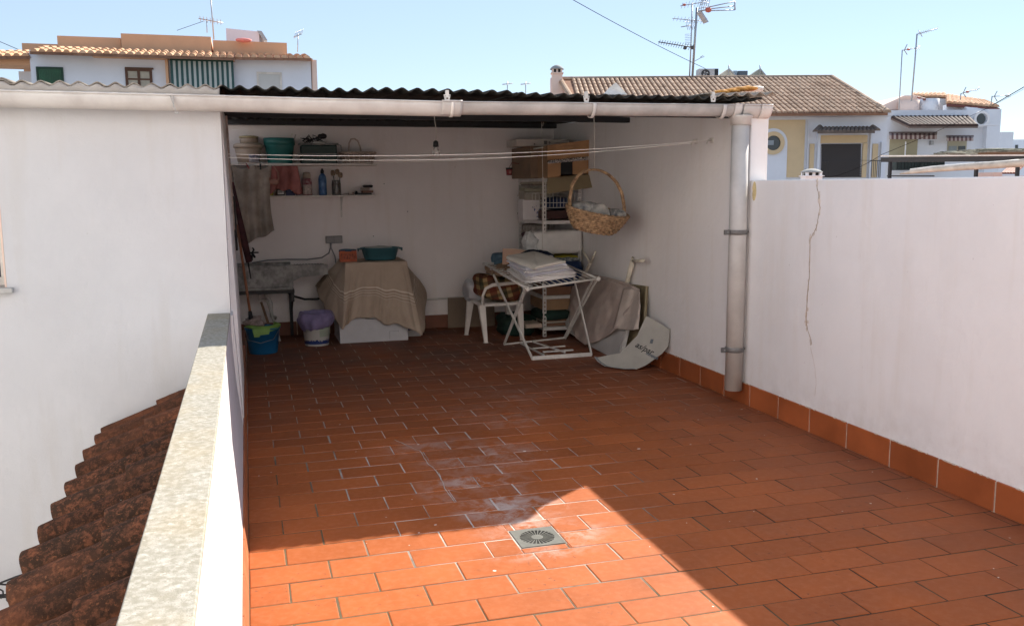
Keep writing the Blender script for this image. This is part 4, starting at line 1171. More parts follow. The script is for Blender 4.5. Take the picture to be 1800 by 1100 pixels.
# on top: boxes
t = thing('cardboard_box', (3.0, 5.62, 1.646), 'dull brown cardboard box on top of the shelving, left of the open box', 'box')
boxo('body', 2.765, 3.16, 5.34, 6.03, 1.647, 1.975, CARD_D, parent=t, bevel=.003)
m_ = MB(); m_.box(2.795, 3.0, 5.5, 5.63, 1.9755, 1.978); m_.box(2.7975, 2.7995, 5.5, 5.63, 1.90, 1.975); obj('flap', m_, CARD, t)
t = thing('open_box', (3.02, 5.2, 1.65), 'open orange-brown cardboard box with printed tape, hanging over the front of the shelving', 'box')
x0, x1, ya, yb, za, zb = 2.845, 3.285, 5.02, 5.335, 1.648, 2.0
m_ = MB()
m_.add([(x0, yb, za), (x1, yb, za), (x1, yb, zb-.02), (x0, yb, zb-.04), (x0, ya, za-.005), (x1, ya, za+.02), (x1, ya, zb+.025), (x0, ya, zb-.03)],
       [(0, 1, 2, 3), (0, 4, 5, 1), (3, 2, 6, 7), (0, 3, 7, 4), (1, 5, 6, 2)])
obj('body', m_, CARD, t, solid=.004)
gp = lambda u, v: Vector((x0+(x1-x0)*u, ya, za-.005+.025*u+(zb-.03+.055*u-(za-.005+.025*u))*v))
def panel(u0, u1, v0, v1, y=.0, th=.004):
    q = [gp(u0, v0), gp(u1, v0), gp(u1, v1), gp(u0, v1)]; mm = MB(); mm.prism([p+Vector((0, -y-th, 0)) for p in q], (0, th, 0)); return mm
OCARD = mat('orange_cardboard', (.40, .225, .115), .9, .12, 6, .1)
obj('top_flap', panel(-.01, 1.01, .52, 1.0), OCARD, t)
obj('flap', panel(0, .315, .02, .5), OCARD, t); obj('flap', panel(.61, 1.0, .06, .5), OCARD, t)
m_ = MB(); a, b, c, d = gp(0, .0), gp(1.0, .03), PY(1055, 328, 4.93), PY(961, 341, 4.93)
m_.prism([a, b, c, d], (0, .004, .001)); boxo('inner_shade_block', x0+.01, x1-.01, ya+.05, yb-.02, za+.03, zb-.06, BLACK, parent=t); obj('hanging_flap', m_, mat('tan_cardboard', (.27, .21, .125), .9, .1, 6, .1), t)  # black block added inside, standing for the shade in the box
def tape_mat():
    m = M('printed_tape', .4)
    m.color((.55, .50, .45)); return m.m
o_ = obj('tape', panel(0, 1.03, .44, .535, .006, .001), tape_mat(), t)
def text(s_, size, m, parent, M4, shear=0, name='lettering', bold=0):
    cu = bpy.data.curves.new(name, 'FONT'); cu.body = s_; cu.size = size; cu.shear = shear; cu.align_x = 'CENTER'; cu.align_y = 'CENTER'; cu.offset = bold; cu.extrude = .0003
    tmp = bpy.data.objects.new('tmp_text', cu); COL.objects.link(tmp)
    dg = bpy.context.evaluated_depsgraph_get(); me = bpy.data.meshes.new_from_object(tmp.evaluated_get(dg))
    bpy.data.objects.remove(tmp)
    org = root_loc(parent)
    me.transform(Matrix.Translation(-org) @ M4); me.name = name
    me.materials.clear(); me.materials.append(m)
    o = bpy.data.objects.new(name, me); COL.objects.link(o); o.parent = parent; return o
FR = Matrix(((1, 0, 0), (0, 0, 1), (0, 1, 0)))   # x->x, y->z
def face_m(p, rotz=0):
    return Matrix.Translation(p) @ Matrix.Rotation(PI/2, 4, 'X') @ Matrix.Rotation(rotz, 4, 'Z')
for k_, (u, w_) in enumerate(((.12, 'MIDNOV'), (.39, 'RADNOV'), (.66, 'MIDNOV'), (.90, 'MAD'))):
    text(w_, .030, BLACK, t, face_m(gp(u, .515)+Vector((0, -.0085, 0)), .13), .2, bold=.0008)
m_ = MB()
for k_ in range(24):
    u = .02+.98*k_/24; p = gp(u, .458+random.uniform(-.01, .01)); m_.box(p.x, p.x+random.uniform(.006, .016), p.y-.009, p.y-.0075, p.z-.004, p.z+random.uniform(.002, .009))
obj('tape_print', m_, mat('slate_print', (.08, .10, .14), .6), t)
t = thing('flat_box', (3.03, 5.6, 1.976), 'flat white box with small dark printing lying on top of the brown cardboard box', 'box')
p0, p1 = PY(908, 239, 5.42), PY(1000, 254, 5.42)
boxo('body', p0.x, p1.x, 5.42, 5.80, 1.9785, 2.048, mat('offwhite_card', (.56, .50, .45), .8, .06, 5, .05), parent=t, bevel=.002)
m_ = MB(); m_.box(p0.x+.30, p0.x+.335, 5.418, 5.419, 1.998, 2.034); m_.box(p0.x+.36, p0.x+.366, 5.418, 5.419, 2.0, 2.032); m_.box(p0.x+.35, p0.x+.376, 5.418, 5.419, 2.013, 2.019)
obj('print', m_, mat('grey_print', (.14, .13, .12), .7), t)
m_ = MB(); m_.lathe([(.009, 0), (.009, .001)], (p0.x+.195, 5.4185, 2.0), 14, rot=Matrix.Rotation(PI/2, 3, 'X')); obj('print', m_, _mc['grey_print'], t)
m_ = MB(); m_.prism([PY(946, 259, 5.15), PY(1028, 249, 5.15), PY(1028, 251, 5.15), PY(946, 262, 5.15)], (0, .16, 0)); obj('card_sheet', m_, CARD_G, None, 'thin grey card sheet slid between the flat white box and the open box', 'card')
t = thing('red_pot', (2.70, 5.75, 1.64), 'small red tin hung on the left side of the shelving, under the brown box', 'tin')
p = PY(895, 303, 5.75); m_ = MB(); m_.tube([p+Vector((.0, 0, .05)), p+Vector((.03, 0, .10)), (2.766, 5.75, p.z+.09)], .003, 6); m_.lathe([(.030, -.032), (.034, .03)], p, 20); obj('body', m_, mat('faded_red', (.24, .04, .045), .6, .2, 20, .1), t)
m_ = MB(); m_.lathe([(.036, .0305), (.036, .048), (.0001, .05)], p, 20, cap1=False); obj('lid', m_, BLACK, t)
m_ = MB(); m_.box(p.x-.012, p.x+.014, p.y-.037, p.y-.0345, p.z-.015, p.z+.016); obj('label_print', m_, mat('pink_label', (.45, .22, .20), .7), t)
# newspaper pile on the 1.21 shelf
t = thing('newspaper_stack', (2.97, 5.8, 1.212), 'tall stack of old newspapers and magazines at the back left of the shelving', 'newspapers')
z = 1.2125
NEWS = [mat('newsprint_'+n, c, .95, .15, 9, .1) for n, c in (('grey', (.42, .38, .33)), ('yellow', (.50, .43, .33)), ('brown', (.27, .22, .18)), ('pale', (.60, .56, .50)))]
i = 0
while z < 1.60:
    h_ = random.uniform(.008, .022); m_ = MB()
    m_.obox((2.95+random.uniform(-.012, .012), 5.74+random.uniform(-.02, .02), z+h_/2), (.215, .52, h_*.93), Matrix.Rotation(random.uniform(-.06, .06), 3, 'Z') @ Matrix.Rotation(random.uniform(-.02, .02), 3, 'Y'))
    obj('newspaper', m_, NEWS[random.choice((0, 0, 1, 2, 3))], t, bevel=.002); z += h_; i += 1
def sbox(name, px0, py0, px1, py1, y, dep, m, label, cat, rot=0, bevel=.003):
    "box whose front face fills a measured rectangle at depth y"
    a = PY(px0, py1, y); b = PY(px1, py0, y); mm = MB()
    c = Vector(((a.x+b.x)/2, y+dep/2, (a.z+b.z)/2)); mm.obox(c, (b.x-a.x, dep, b.z-a.z), Matrix.Rotation(rot, 3, 'Y')); return obj(name, mm, m, None, label, cat, bevel=bevel)
t = thing('file_box', (2.92, 5.3, 1.213), 'white carton with blue printing standing on the middle shelf, behind the front post', 'carton')
a = PY(919, 382, 5.42); b = PY(949, 350, 5.42)
boxo('body', a.x, b.x, 5.42, 5.6, 1.213, b.z, mat('carton_white', (.68, .65, .65), .7, .05, 5, 0), parent=t)
m_ = MB()
for k_ in range(10):
    x = b.x-.085+random.uniform(0, .075); z_ = 1.24+random.uniform(0, .12); m_.box(x, x+random.uniform(.005, .02), 5.4175, 5.419, z_, z_+random.uniform(.004, .016))
obj('blue_print', m_, mat('print_blue', (.02, .05, .22), .6), t)
sbox('book', 922, 337, 950, 352, 5.40, .2, mat('dusty_book', (.34, .31, .26), .8, .1, 9, .1), 'dusty beige book lying on the white carton with blue printing', 'book')
sbox('book', 922, 331, 956, 337, 5.36, .2, mat('olive_grey', (.30, .29, .22), .8, .1, 9, .1), 'wide olive grey folder on top of the beige book, in the middle shelf', 'folder', .04)
sbox('drawer_box', 958, 370, 1022, 385, 5.19, .5, mat('dark_maroon', (.055, .022, .02), .7, .2, 9, .1), 'dark maroon box on the middle shelf behind the hanging basket', 'box')
t = thing('wire_rack', (3.0, 5.3, 1.33), 'white wire rack standing on the dark maroon box', 'rack')
m_ = MB(); a = PY(935, 345, 5.2); b = PY(1015, 336, 5.2)
zt_, zb_ = a.z+.03, a.z-.12
for k_ in range(14):
    x = a.x+(b.x-a.x)*k_/13; m_.tube([(x, 5.19, zb_), (x, 5.19, zt_), (x, 5.45, zt_)], .0025, 5)
for zz in (zb_, zb_+.05, zt_): m_.tube([(a.x, 5.188, zz), (b.x, 5.188, zz)], .003, 5)
obj('wires', m_, WPAINT, t)
m_ = MB(); m_.blob((3.06, 5.36, 1.385), (.30, .2, .12), .5, .02, 12, 3); obj('dark_blue_bag', m_, mat('navy_cloth', (.015, .03, .08), .8, .3, 10, .4), label='crumpled dark blue bag behind the wire rack', cat='bag')
# shelf at .79 (items up to 1.17)
m_ = MB(); a = PY(938, 436, 5.16); b = PY(1020, 397, 5.16)
def wbag(u, v):
    x = a.x+(b.x-a.x)*u; z_ = .845+(.27)*v; w_ = .02*noise.noise(Vector((u*6, v*5, 0)))
    return Vector((x, 5.10+.05*abs(u-.5)+w_, z_))
t = thing('wrapped_parcel', (3.02, 5.3, .85), 'white parcel wrapped in a crumpled plastic bag on the shelf behind the front post', 'parcel')
mm = MB(); mm.blob(((a.x+b.x)/2+.01, 5.28, .985), (b.x-a.x+.03, .30, .24), .28, .015, 7, 5, nu=40, nv=24); obj('body', mm, mat('parcel_white', (.74, .72, .69), .6, .05, 8, .1), t)
mm = MB(); mm.blob((a.x-.02, 5.20, .96), (.15, .18, .27), .7, .035, 14, 8, nu=36, nv=24); obj('plastic_wrap', mm, mat('milky_film', (.66, .67, .66), .25, .15, 16, .4), t)
mm = MB(); mm.blob((3.03, 5.33, .825), (.44, .36, .045), .5, .02, 12, 6, nu=40, nv=12); obj('folded_cloth', mm, mat('mustard_cloth', (.36, .31, .03), .95, .2, 12, .3), label='mustard yellow cloth under the white wrapped parcel', cat='cloth')
mm = MB(); mm.blob((2.94, 5.82, 1.0), (.19, .34, .14), .5, .02, 10, 11); obj('folded_cloth', mm, mat('dusty_maroon', (.13, .055, .065), .95, .2, 10, .3), label='dusty maroon fabric at the left side of the shelf, beside the wrapped parcel', cat='cloth')
mm = MB(); mm.blob((2.95, 5.75, 1.11), (.22, .4, .09), .5, .025, 13, 12); obj('folded_cloth', mm, mat('beige_net', (.30, .27, .24), .95, .3, 30, .5), label='crumpled beige netting directly below the newspaper shelf', cat='netting')
mm = MB(); mm.blob((2.95, 5.70, .86), (.22, .45, .13), .5, .02, 9, 13); obj('folded_cloth', mm, mat('charcoal_cloth', (.035, .04, .05), .95, .3, 10, .4), label='charcoal fabric below the dusty maroon one, on the left of the shelving', cat='cloth')
mm = MB(); mm.blob((3.05, 5.16, .80), (.40, .10, .05), .6, .02, 25, 3); obj('patterned_cloth', mm, mat('blue_white_pattern', (.04, .10, .18), .9, .5, 40, .4, col2=(.45, .48, .45)), label='blue and white patterned cloth along the front edge below the mustard cloth', cat='cloth')
# shelf at .43 (blue bags) and rack-behind stuff
mm = MB(); mm.blob((3.06, 5.28, .665), (.42, .46, .27), .5, .03, 7, 21, nu=40, nv=24); obj('blue_bag', mm, mat('royal_blue_bag', (.010, .035, .115), .55, .3, 6, .4), label='large blue bag stuffed on the shelf behind the white sheets', cat='bag')
mm = MB(); mm.box(2.86, 3.23, 5.16, 5.6, .432, .52); obj('cardboard_box', mm, mat('red_brown_box', (.22, .115, .07), .8, .1, 7, .1), None, 'low reddish brown box under the large blue bag', 'box', bevel=.003)
mm = MB(); mm.box(2.87, 3.2, 5.20, 5.7, .27, .385); obj('cardboard_box', mm, CARD, None, 'tan cardboard box on the shelf behind the drying rack legs', 'box', bevel=.003)
mm = MB(); mm.blob((2.99, 5.35, .215), (.34, .44, .10), .4, .03, 9, 22); obj('dark_green_bag', mm, mat('dark_green_fabric', (.012, .035, .026), .8, .3, 8, .5), label='dark green fabric bag on the lowest shelf level, under the tan cardboard box', cat='bag')
for i, (h_, c_, lb_) in enumerate(((.035, (.17, .09, .055), 'lowest, brown'), (.018, (.42, .38, .32), 'middle, pale'), (.02, (.22, .11, .06), 'topmost, reddish'))):
    zz = .101+sum((.035, .018, .02)[:i]); mm = MB(); mm.obox((3.03, 5.30, zz+h_/2), (.33, .26, h_-.002), Matrix.Rotation(R((0, 3, -2)[i]), 3, 'Z'))
    obj('book', mm, mat('book_'+lb_.split(',')[0], c_, .8, .15, 12, .1), None, lb_+' of the three large books on the bottom shelf', 'book', bevel=.002)
mm = MB(); mm.blob((2.62, 5.45, .10), (.34, .42, .20), .5, .04, 8, 31); obj('dark_green_bag', mm, _mc['dark_green_fabric'], label='dark green fabric heap on the floor behind the chair legs', cat='bag')
mm = MB(); mm.box(2.60, 2.78, 5.0, 5.3, .12, .165); obj('cream_tray', mm, CREAMP, None, 'cream plastic tray behind the front leg of the drying rack', 'tray', bevel=.006)
# cardboard behind the chair
a = PY(787, 525, 6.04); b = PY(872, 577, 6.04)
mm = MB(); mm.prism([(a.x, 6.05, 0), (2.56, 6.05, 0), (2.56, 6.085, .33), (a.x+.01, 6.085, .335)], (0, .005, 0)); obj('cardboard_sheet', mm, mat('drab_cardboard', (.25, .19, .14), .9, .1, 4, .1), label='plain brown cardboard sheet leaning on the back wall behind the plastic chair', cat='cardboard')

# ---- plastic chair
t = thing('plastic_chair', (2.37, 5.28, 0), 'white plastic garden chair with a plaid cushion on it', 'chair')
cx0, cx1, cy0, cy1, sz = 2.12, 2.57, 5.0, 5.50, .40
mm = MB()
def seat(u, v):
    x = cx0+(cx1-cx0)*u; y = cy0+(cy1-cy0)*v
    e = min(u, 1-u, v, 1-v); z_ = sz-.02*math.sin(PI*u)*math.sin(PI*v) - (.03*(1-e/.06)**2 if e < .06 else 0)
    return Vector((x, y, z_))
mm.grid(seat, 20, 20); obj('seat', mm, WHITEP, t, solid=.006)
for x, y, dx, dy in ((cx0+.02, cy0+.02, .035, -.025), (cx0+.02, cy1-.02, -.04, .05), (cx1-.03, cy0+.03, .03, 0), (cx1-.03, cy1-.03, .04, .06)):
    mm = MB(); a = Vector((x, y, sz-.015)); b = Vector((x+dx, y+dy, 0))
    for q in range(6):
        pa, pb = a.lerp(b, q/6), a.lerp(b, (q+1)/6)
    s0, s1 = .035, .019
    vs = [a+Vector((i*s0, j*s0, 0)) for i, j in ((-1, -1), (1, -1), (1, 1), (-1, 1))]+[b+Vector((i*s1, j*s1, 0)) for i, j in ((-1, -1), (1, -1), (1, 1), (-1, 1))]
    mm.add(vs, [(0, 1, 2, 3), (7, 6, 5, 4)]+[(i, (i+1) % 4, 4+(i+1) % 4, 4+i) for i in range(4)]); obj('leg', mm, WHITEP, t, bevel=.008, seg=2)
mm = MB()
mm.grid(lambda u, v: Vector((cx1-.005+.09*v+.02*math.sin(PI*u), cy0+.03+(cy1-cy0-.06)*(u), sz-.01+.40*v-.03*(2*u-1)**2*v)), 12, 10); obj('backrest', mm, WHITEP, t, solid=.006)
for y in (cy0+.0, cy1):
    mm = MB(); mm.tube([(cx0+.025, y, sz-.02), (cx0+.03, y-.005, sz+.08), (cx0+.06, y-.008, sz+.15), (cx0+.13, y-.008, sz+.182), (cx0+.26, y, sz+.19), (cx1-.02, y, sz+.20), (cx1+.03, y+.01, sz+.20)], [.014, .014, .016, .018, .018, .018, .014], 10); obj('armrest', mm, WHITEP, t)
def plaid():
    m = M('plaid_fabric', .95, spec=.1)
    tc = _n(m.nt, 'ShaderNodeTexCoord'); mp = _n(m.nt, 'ShaderNodeMapping'); mp.inputs['Rotation'].default_value = (0, R(14), R(20)); m.link(tc.outputs['Object'], mp.inputs[0])
    sep = _n(m.nt, 'ShaderNodeSeparateXYZ'); m.link(mp.outputs[0], sep.inputs[0])
    def band(o, p, a, b_, ph=0):
        k = m.math('FRACT', m.math('ADD', m.math('DIVIDE', o, p), ph)); return m.math('MULTIPLY', m.math('GREATER_THAN', k, a), m.math('LESS_THAN', k, b_))
    c = m.mix(0, (.42, .28, .13), (.42, .28, .13))
    X_, Z_ = sep.outputs['X'], sep.outputs['Z']
    c = m.mix(m.math('MULTIPLY', band(X_, .21, .0, .33), .85), c, (.15, .035, .025))
    c = m.mix(m.math('MULTIPLY', band(X_, .21, .55, .78), .8), c, (.03, .04, .03))
    c = m.mix(m.math('MULTIPLY', band(Z_, .15, .0, .33), .75), c, (.12, .03, .02))
    c = m.mix(m.math('MULTIPLY', band(Z_, .15, .58, .80), .6), c, (.035, .045, .03))
    m.color(c); m.bump(m.noise(200, 3, .6), .3, .002); return m.m
mm = MB(); mm.blob((2.36, 5.26, sz+.125), (.42, .48, .23), .45, .025, 5, 5, nu=44, nv=26, rot=Matrix.Rotation(R(12), 3, 'Y')); obj('plaid_cushion', mm, plaid(), label='plaid cushion in brown, red and green lying on the white plastic chair', cat='cushion')
mm = MB(); mm.blob((2.16, 5.44, sz+.09), (.18, .26, .20), .6, .03, 9, 7, nu=30, nv=20); obj('plastic_bag', mm, mat('milky_bag', (.48, .48, .50), .4, .1, 10, .3), label='milky white plastic bag squeezed beside the plaid cushion on the chair', cat='bag')
# garments piled on the chair back
mm = MB(); c = PY(874, 452, 5.28); mm.blob(c+Vector((.05, 0, -.06)), (.20, .26, .20), .6, .03, 9, 17, nu=34, nv=20); obj('folded_towel', mm, mat('steel_blue_towel', (.07, .15, .22), .95, .3, 12, .4, col2=(.14, .22, .28)), label='steel blue towel bundled behind the left end of the drying rack', cat='towel')
mm = MB(); a, b, c_, d = PY(884, 437, 5.05), PY(930, 441, 5.05), PY(926, 478, 5.05), PY(883, 476, 5.05)
mm.prism([a, a.lerp(b, .5)+Vector((0, 0, .008)), b, c_, d], (0, .012, 0)); obj('peach_card', mm, mat('peach_card', (.60, .40, .30), .8, .05, 5, 0), label='peach coloured card panel standing behind the white sheets', cat='card')
mm = MB(); c = PY(945, 447, 5.02); mm.blob(c+Vector((-.01, .02, -.035)), (.36, .16, .15), .8, .02, 8, 14, nu=34, nv=20); obj('navy_garment', mm, mat('navy_garment', (.012, .018, .045), .9, .3, 9, .4), label='dark navy garment heaped between the peach card and the white sheets', cat='garment')
mm = MB(); c = PY(866, 470, 5.1); mm.blob(c+Vector((.13, .0, -.03)), (.36, .42, .10), .5, .03, 12, 24, nu=34, nv=20); obj('beige_garment', mm, mat('patterned_beige', (.22, .13, .08), .95, .3, 30, .3, col2=(.42, .30, .20)), label='beige brown patterned garment lying across the left end of the drying rack', cat='garment')

# ---- drying rack
RK = mat('rack_white_enamel', (.70, .68, .64), .4, .12, 12, .1)
t = thing('drying_rack', (2.65, 4.5, 0), 'folding white metal drying rack with crossed legs, carrying a pile of sheets', 'drying rack')
fl_, fr_, bl_ = PY(927, 508, 4.02), PY(1051, 490, 4.02), PY(850, 463, 5.25)
br_ = fr_ + (bl_-fl_)*.80
br_ = PY(987, 462, 5.05)
f1, f2, f3, f4 = PZ(936, 631, .012), PZ(1040, 624, .012), PZ(886, 605, .012), Vector((3.0, 4.95, .012))
mm = MB()
for a, b in ((fl_, fr_), (fl_, bl_), (bl_, br_), (fr_, br_)): mm.tube([a, b], .011, 10)
obj('top_frame', mm, RK, t)
mm = MB()
for k_ in range(1, 12):
    q = k_/12; mm.tube([fl_.lerp(fr_, q)+Vector((0, 0, .004)), bl_.lerp(br_, q)+Vector((0, 0, .004))], .0035, 6)
obj('drying_bars', mm, RK, t)
mm = MB()
for k_ in range(1, 16):
    q = k_/16; a = fl_.lerp(bl_, q); mm.tube([a+Vector((-.02, 0, .01)), a+Vector((.09, .01, .012))], .0035, 6)
obj('edge_wires', mm, RK, t, kind='stuff')
m_ = MB(); m_.bar(fl_+Vector((0, .1, -.012)), f3, .012, .026); m_.bar(fr_+Vector((-.01, .1, -.012)), f4, .012, .026); m_.bar(f3, f4, .02, .016); obj('leg_frame', m_, RK, t, bevel=.002)
m_ = MB(); slotted(m_, fl_+Vector((.002, .05, -.012)), f3+Vector((.006, -.02, .02)), .026, .010, (1, -.3, .2), .030); slotted(m_, fr_+Vector((-.002, .03, -.012)), f4+Vector((-.0, -.04, .0)), .024, .010, (1, -.3, .2), .030); obj('leg_strip', m_, RK, t, kind='stuff')
m_ = MB(); m_.bar(fl_.lerp(bl_, .82)-Vector((0, 0, .01)), f1, .013, .028); m_.bar(fr_.lerp(br_, .70)-Vector((0, 0, .01)), f2, .013, .028); m_.bar(f1+Vector((0, 0, .008)), f2+Vector((0, 0, .008)), .016, .036, (0, 0, 1)); obj('leg_frame', m_, RK, t, bevel=.002)
m_ = MB(); m_.bar(f1.lerp(f2, .22)+Vector((.0, .05, .02)), f3.lerp(f4, .25), .010, .016); m_.bar(f1.lerp(f2, .62)+Vector((0, .12, .02)), f3.lerp(f4, .45), .01, .016); m_.bar((2.47, 4.42, .02), (2.83, 4.45, .02), .012, .012); m_.bar((2.53, 4.22, .02), (2.83, 4.23, .02), .03, .012)
obj('folded_brace', m_, RK, t)
for i, p in enumerate((fl_, fr_)):
    m_ = MB(); m_.lathe([(.0001, -.012), (.02, -.012), (.022, 0), (.02, .014), (.0001, .014)], p+Vector((0, -.008, 0)), 14, rot=Matrix.Rotation(PI/2, 3, 'X')); m_.tube([p+Vector((.0, 0, -.018)), p+Vector((.006, -.01, .03))], .006, 6); obj('corner_clip', m_, RK, t)

# ---- pile of white sheets
ux = (fr_-fl_).normalized(); uy = (bl_-fl_).normalized()
SHEETM = mat('white_cotton', (.82, .80, .79), .95, .05, 6, .2, 160)
SHEETY = mat('cream_cotton', (.80, .77, .70), .95, .05, 6, .2, 160)
SHEETL = mat('lavender_cotton', (.76, .76, .84), .95, .05, 6, .2, 160)
nz = ux.cross(uy).normalized()
if nz.z < 0: nz = -nz
rotm = Matrix((ux, nz.cross(ux), nz)).transposed()
ct = fl_+ux*.30+uy*.42
zz = .012
specs = [(.50, .62, .026, SHEETM, 'lowest', 0), (.49, .60, .022, SHEETM, 'second from the bottom', 3), (.47, .60, .024, SHEETM, 'third from the bottom', -2), (.46, .58, .020, SHEETL, 'middle', 4), (.43, .58, .022, SHEETM, 'third from the top', -3), (.42, .54, .023, SHEETL, 'second from the top', 2), (.36, .60, .040, SHEETY, 'topmost, thick cream', 10)]
for i, (w, d, h_, m_s, lb_, rr) in enumerate(specs):
    mm = MB(); c = ct+nz*(zz+h_/2)+ux*random.uniform(-.012, .012)+(Vector((-.04, 0, 0)) if i > 4 else Vector((0, 0, 0)))
    rz = rotm @ Matrix.Rotation(R(rr), 3, 'Z')
    ex = .30 if i == 6 else .36
    def shf(u, v, w=w, d=d, h=h_, sd_=i):
        th = -PI+2*PI*u; ph = -PI/2+PI*v
        sp = lambda x, q: math.copysign(abs(x)**q, x)
        p = Vector((w/2*sp(math.cos(ph), .3)*sp(math.cos(th), .16), d/2*sp(math.cos(ph), .3)*sp(math.sin(th), .16), h/2*sp(math.sin(ph), .8)))
        k = noise.noise(Vector((p.x*8+sd_*4, p.y*6, 2)))*(.016 if sd_ < 6 else .010) + noise.noise(Vector((p.x*22+sd_*4, p.y*16, p.z*90)))*.010 - (.016*max(0, abs(p.x)/(w/2)-.75)*4*(.5+noise.noise(Vector((p.y*7, sd_, 1)))))
        e = 1+(.10 if sd_ < 6 else .03)*noise.noise(Vector((th*2.6, p.z*110, sd_*1.3)))
        return Vector((p.x*e, p.y*e, p.z+k))
    g = MB(); g.grid(shf, 72, 20)
    mm.add([c + rz @ v for v in g.v], g.f, True)
    obj('folded_sheet', mm, m_s, label=lb_+' of the seven folded white sheets piled on the drying rack', cat='sheet', group='folded sheets on the drying rack')
    zz += h_*.92

# ================================================================== THINGS LEANING ON THE RIGHT WALL
def lean(xb, xt, H):      # x on a leaning plane for height z
    return lambda z: xb+(xt-xb)*z/H
# white tabletop panel
lp = lean(3.06, 3.245, .70)
nrm = Vector((-1, 0, (3.245-3.06)/.70)).normalized(); nrm = Vector((-.70, 0, .185)).normalized()
p0 = Vector((3.06, 4, 0))
def onp(px, py, off=0): return PP(px, py, p0+nrm*off, nrm)
t = thing('folding_table', (3.1, 4.2, 0), 'folded white table leaning on the right wall under the draped towel', 'table')
q = [onp(1083, 631), onp(1042, 611), onp(1000, 585), onp(990, 560), onp(1010, 489), onp(1046, 487), onp(1118, 510), onp(1100, 575)]
q[0].z = .0; q0 = q
m_ = MB(); m_.prism([p for p in q], -nrm*.022); obj('panel', m_, mat('table_laminate', (.46, .45, .44), .5, .08, 5, .05), t)
a, b = onp(1089, 631, .002), onp(1112, 530, .002); m_ = MB(); m_.bar(a-nrm*.012, b-nrm*.012, .026, .03, nrm); obj('edge_rail', m_, WPAINT, t)
for (a_, b_, c_, w) in (((1101, 503), (1112, 458), (1131, 458), .026), ((1022, 492), (1038, 462), (1025, 442), .02)):
    XW = 3.245; m_ = MB(); P0 = PX(*a_, XW); P1 = PX(*b_, XW); P2 = PX(*c_, XW-.05)
    m_.tube([P0-(P1-P0)*.35, P1], w*.85, 10); m_.tube([P1-Vector((0, 0, .005)), P2], w*.55, 10)
    P3 = PX(b_[0]-(0 if a_[0] > 1050 else -9), b_[1]-(5 if a_[0] > 1050 else 20), XW+.02); m_.tube([P1, P3], w*.5, 10)
    obj('leg', m_, mat('yellowed_white_metal', (.66, .61, .50), .5, .15, 14, .1), t)
# towel over it
TW = mat('pinkish_grey_towel', (.46, .38, .34), .95, .14, 4, .4, 240)
TW2 = mat('pale_towel', (.52, .45, .40), .95, .1, 5, .4, 240)
top_px = [(1003, 494), (1022, 489), (1046, 487), (1075, 493), (1100, 500), (1122, 511)]
bot_px = [(1000, 566), (1012, 594), (1028, 606), (1050, 600), (1066, 592), (1085, 577)]
def l2(L, u):
    n = len(L)-1; f = u*n; i = min(int(f), n-1); t_ = f-i; return (L[i][0]*(1-t_)+L[i+1][0]*t_, L[i][1]*(1-t_)+L[i+1][1]*t_)
def towel(u, v):
    a = l2(top_px, u); b = l2(bot_px, u); p = (a[0]*(1-v)+b[0]*v, a[1]*(1-v)+b[1]*v)
    off = .014+.014*(1+math.sin(u*13+v*2))*min(1, v*2+.2)+.022*noise.noise(Vector((u*6, v*4, 3)))+.010*noise.noise(Vector((u*16, v*9, 3)))
    return onp(*p, max(.008, off))
t = thing('draped_towel', (3.05, 4.2, .1), 'worn pinkish grey towel draped over the folded white table', 'towel')
mm = MB(); mm.grid(towel, 40, 30); obj('cloth', mm, TW, t, solid=.004)
tp2, bt2 = [(1096, 507), (1110, 508), (1122, 511), (1124, 513)], [(1078, 577), (1095, 579), (1112, 580), (1122, 578)]
def tow2(u, v):
    a = l2(tp2, u); b = l2(bt2, u); k = math.sin(PI*v)*(3 if u > .8 else 0); p = (a[0]*(1-v)+b[0]*v+k*(u-.3), a[1]*(1-v)+b[1]*v)
    return onp(*p, .045+.015*math.sin(u*8+v*2)+.01*noise.noise(Vector((u*4, v*5, 8))))
mm = MB(); mm.grid(tow2, 22, 26); obj('folded_edge', mm, TW2, t, solid=.005)
# towel top roll over the panel edge
mm = MB(); mm.tube([onp(*l2([(1003, 493), (1022, 488), (1046, 486), (1075, 492), (1100, 499), (1122, 510)], k_/10), .006) for k_ in range(11)], .016, 8); obj('fold', mm, TW, t)
# brown board
nb = Vector((-.74, 0, .12)).normalized(); pb = Vector((3.165, 4, 0))
ob = lambda px, py, off=0: PP(px, py, pb+nb*off, nb)
m_ = MB(); A = ob(1099, 627); A.z = 0; B = ob(1133, 565); C = ob(1137, 503); D = ob(1118, 500); E_ = ob(1040, 497); F_ = ob(1040, 600)
m_.prism([A, B, C, D, E_, F_], -nb*.018); obj('wooden_board', m_, mat('olive_brown_board', (.19, .155, .09), .8, .18, 9, .3, col2=(.28, .23, .14)), label='olive brown wooden board leaning on the wall behind the draped towel', cat='board')
m_ = MB(); m_.bar(A+nb*.004, B+nb*.004, .012, .014, nb); m_.bar(B+nb*.004, C+nb*.004, .012, .014, nb); obj('edge_strip', m_, mat('pale_edge', (.33, .28, .18), .8), bpy.data.objects['wooden_board'])
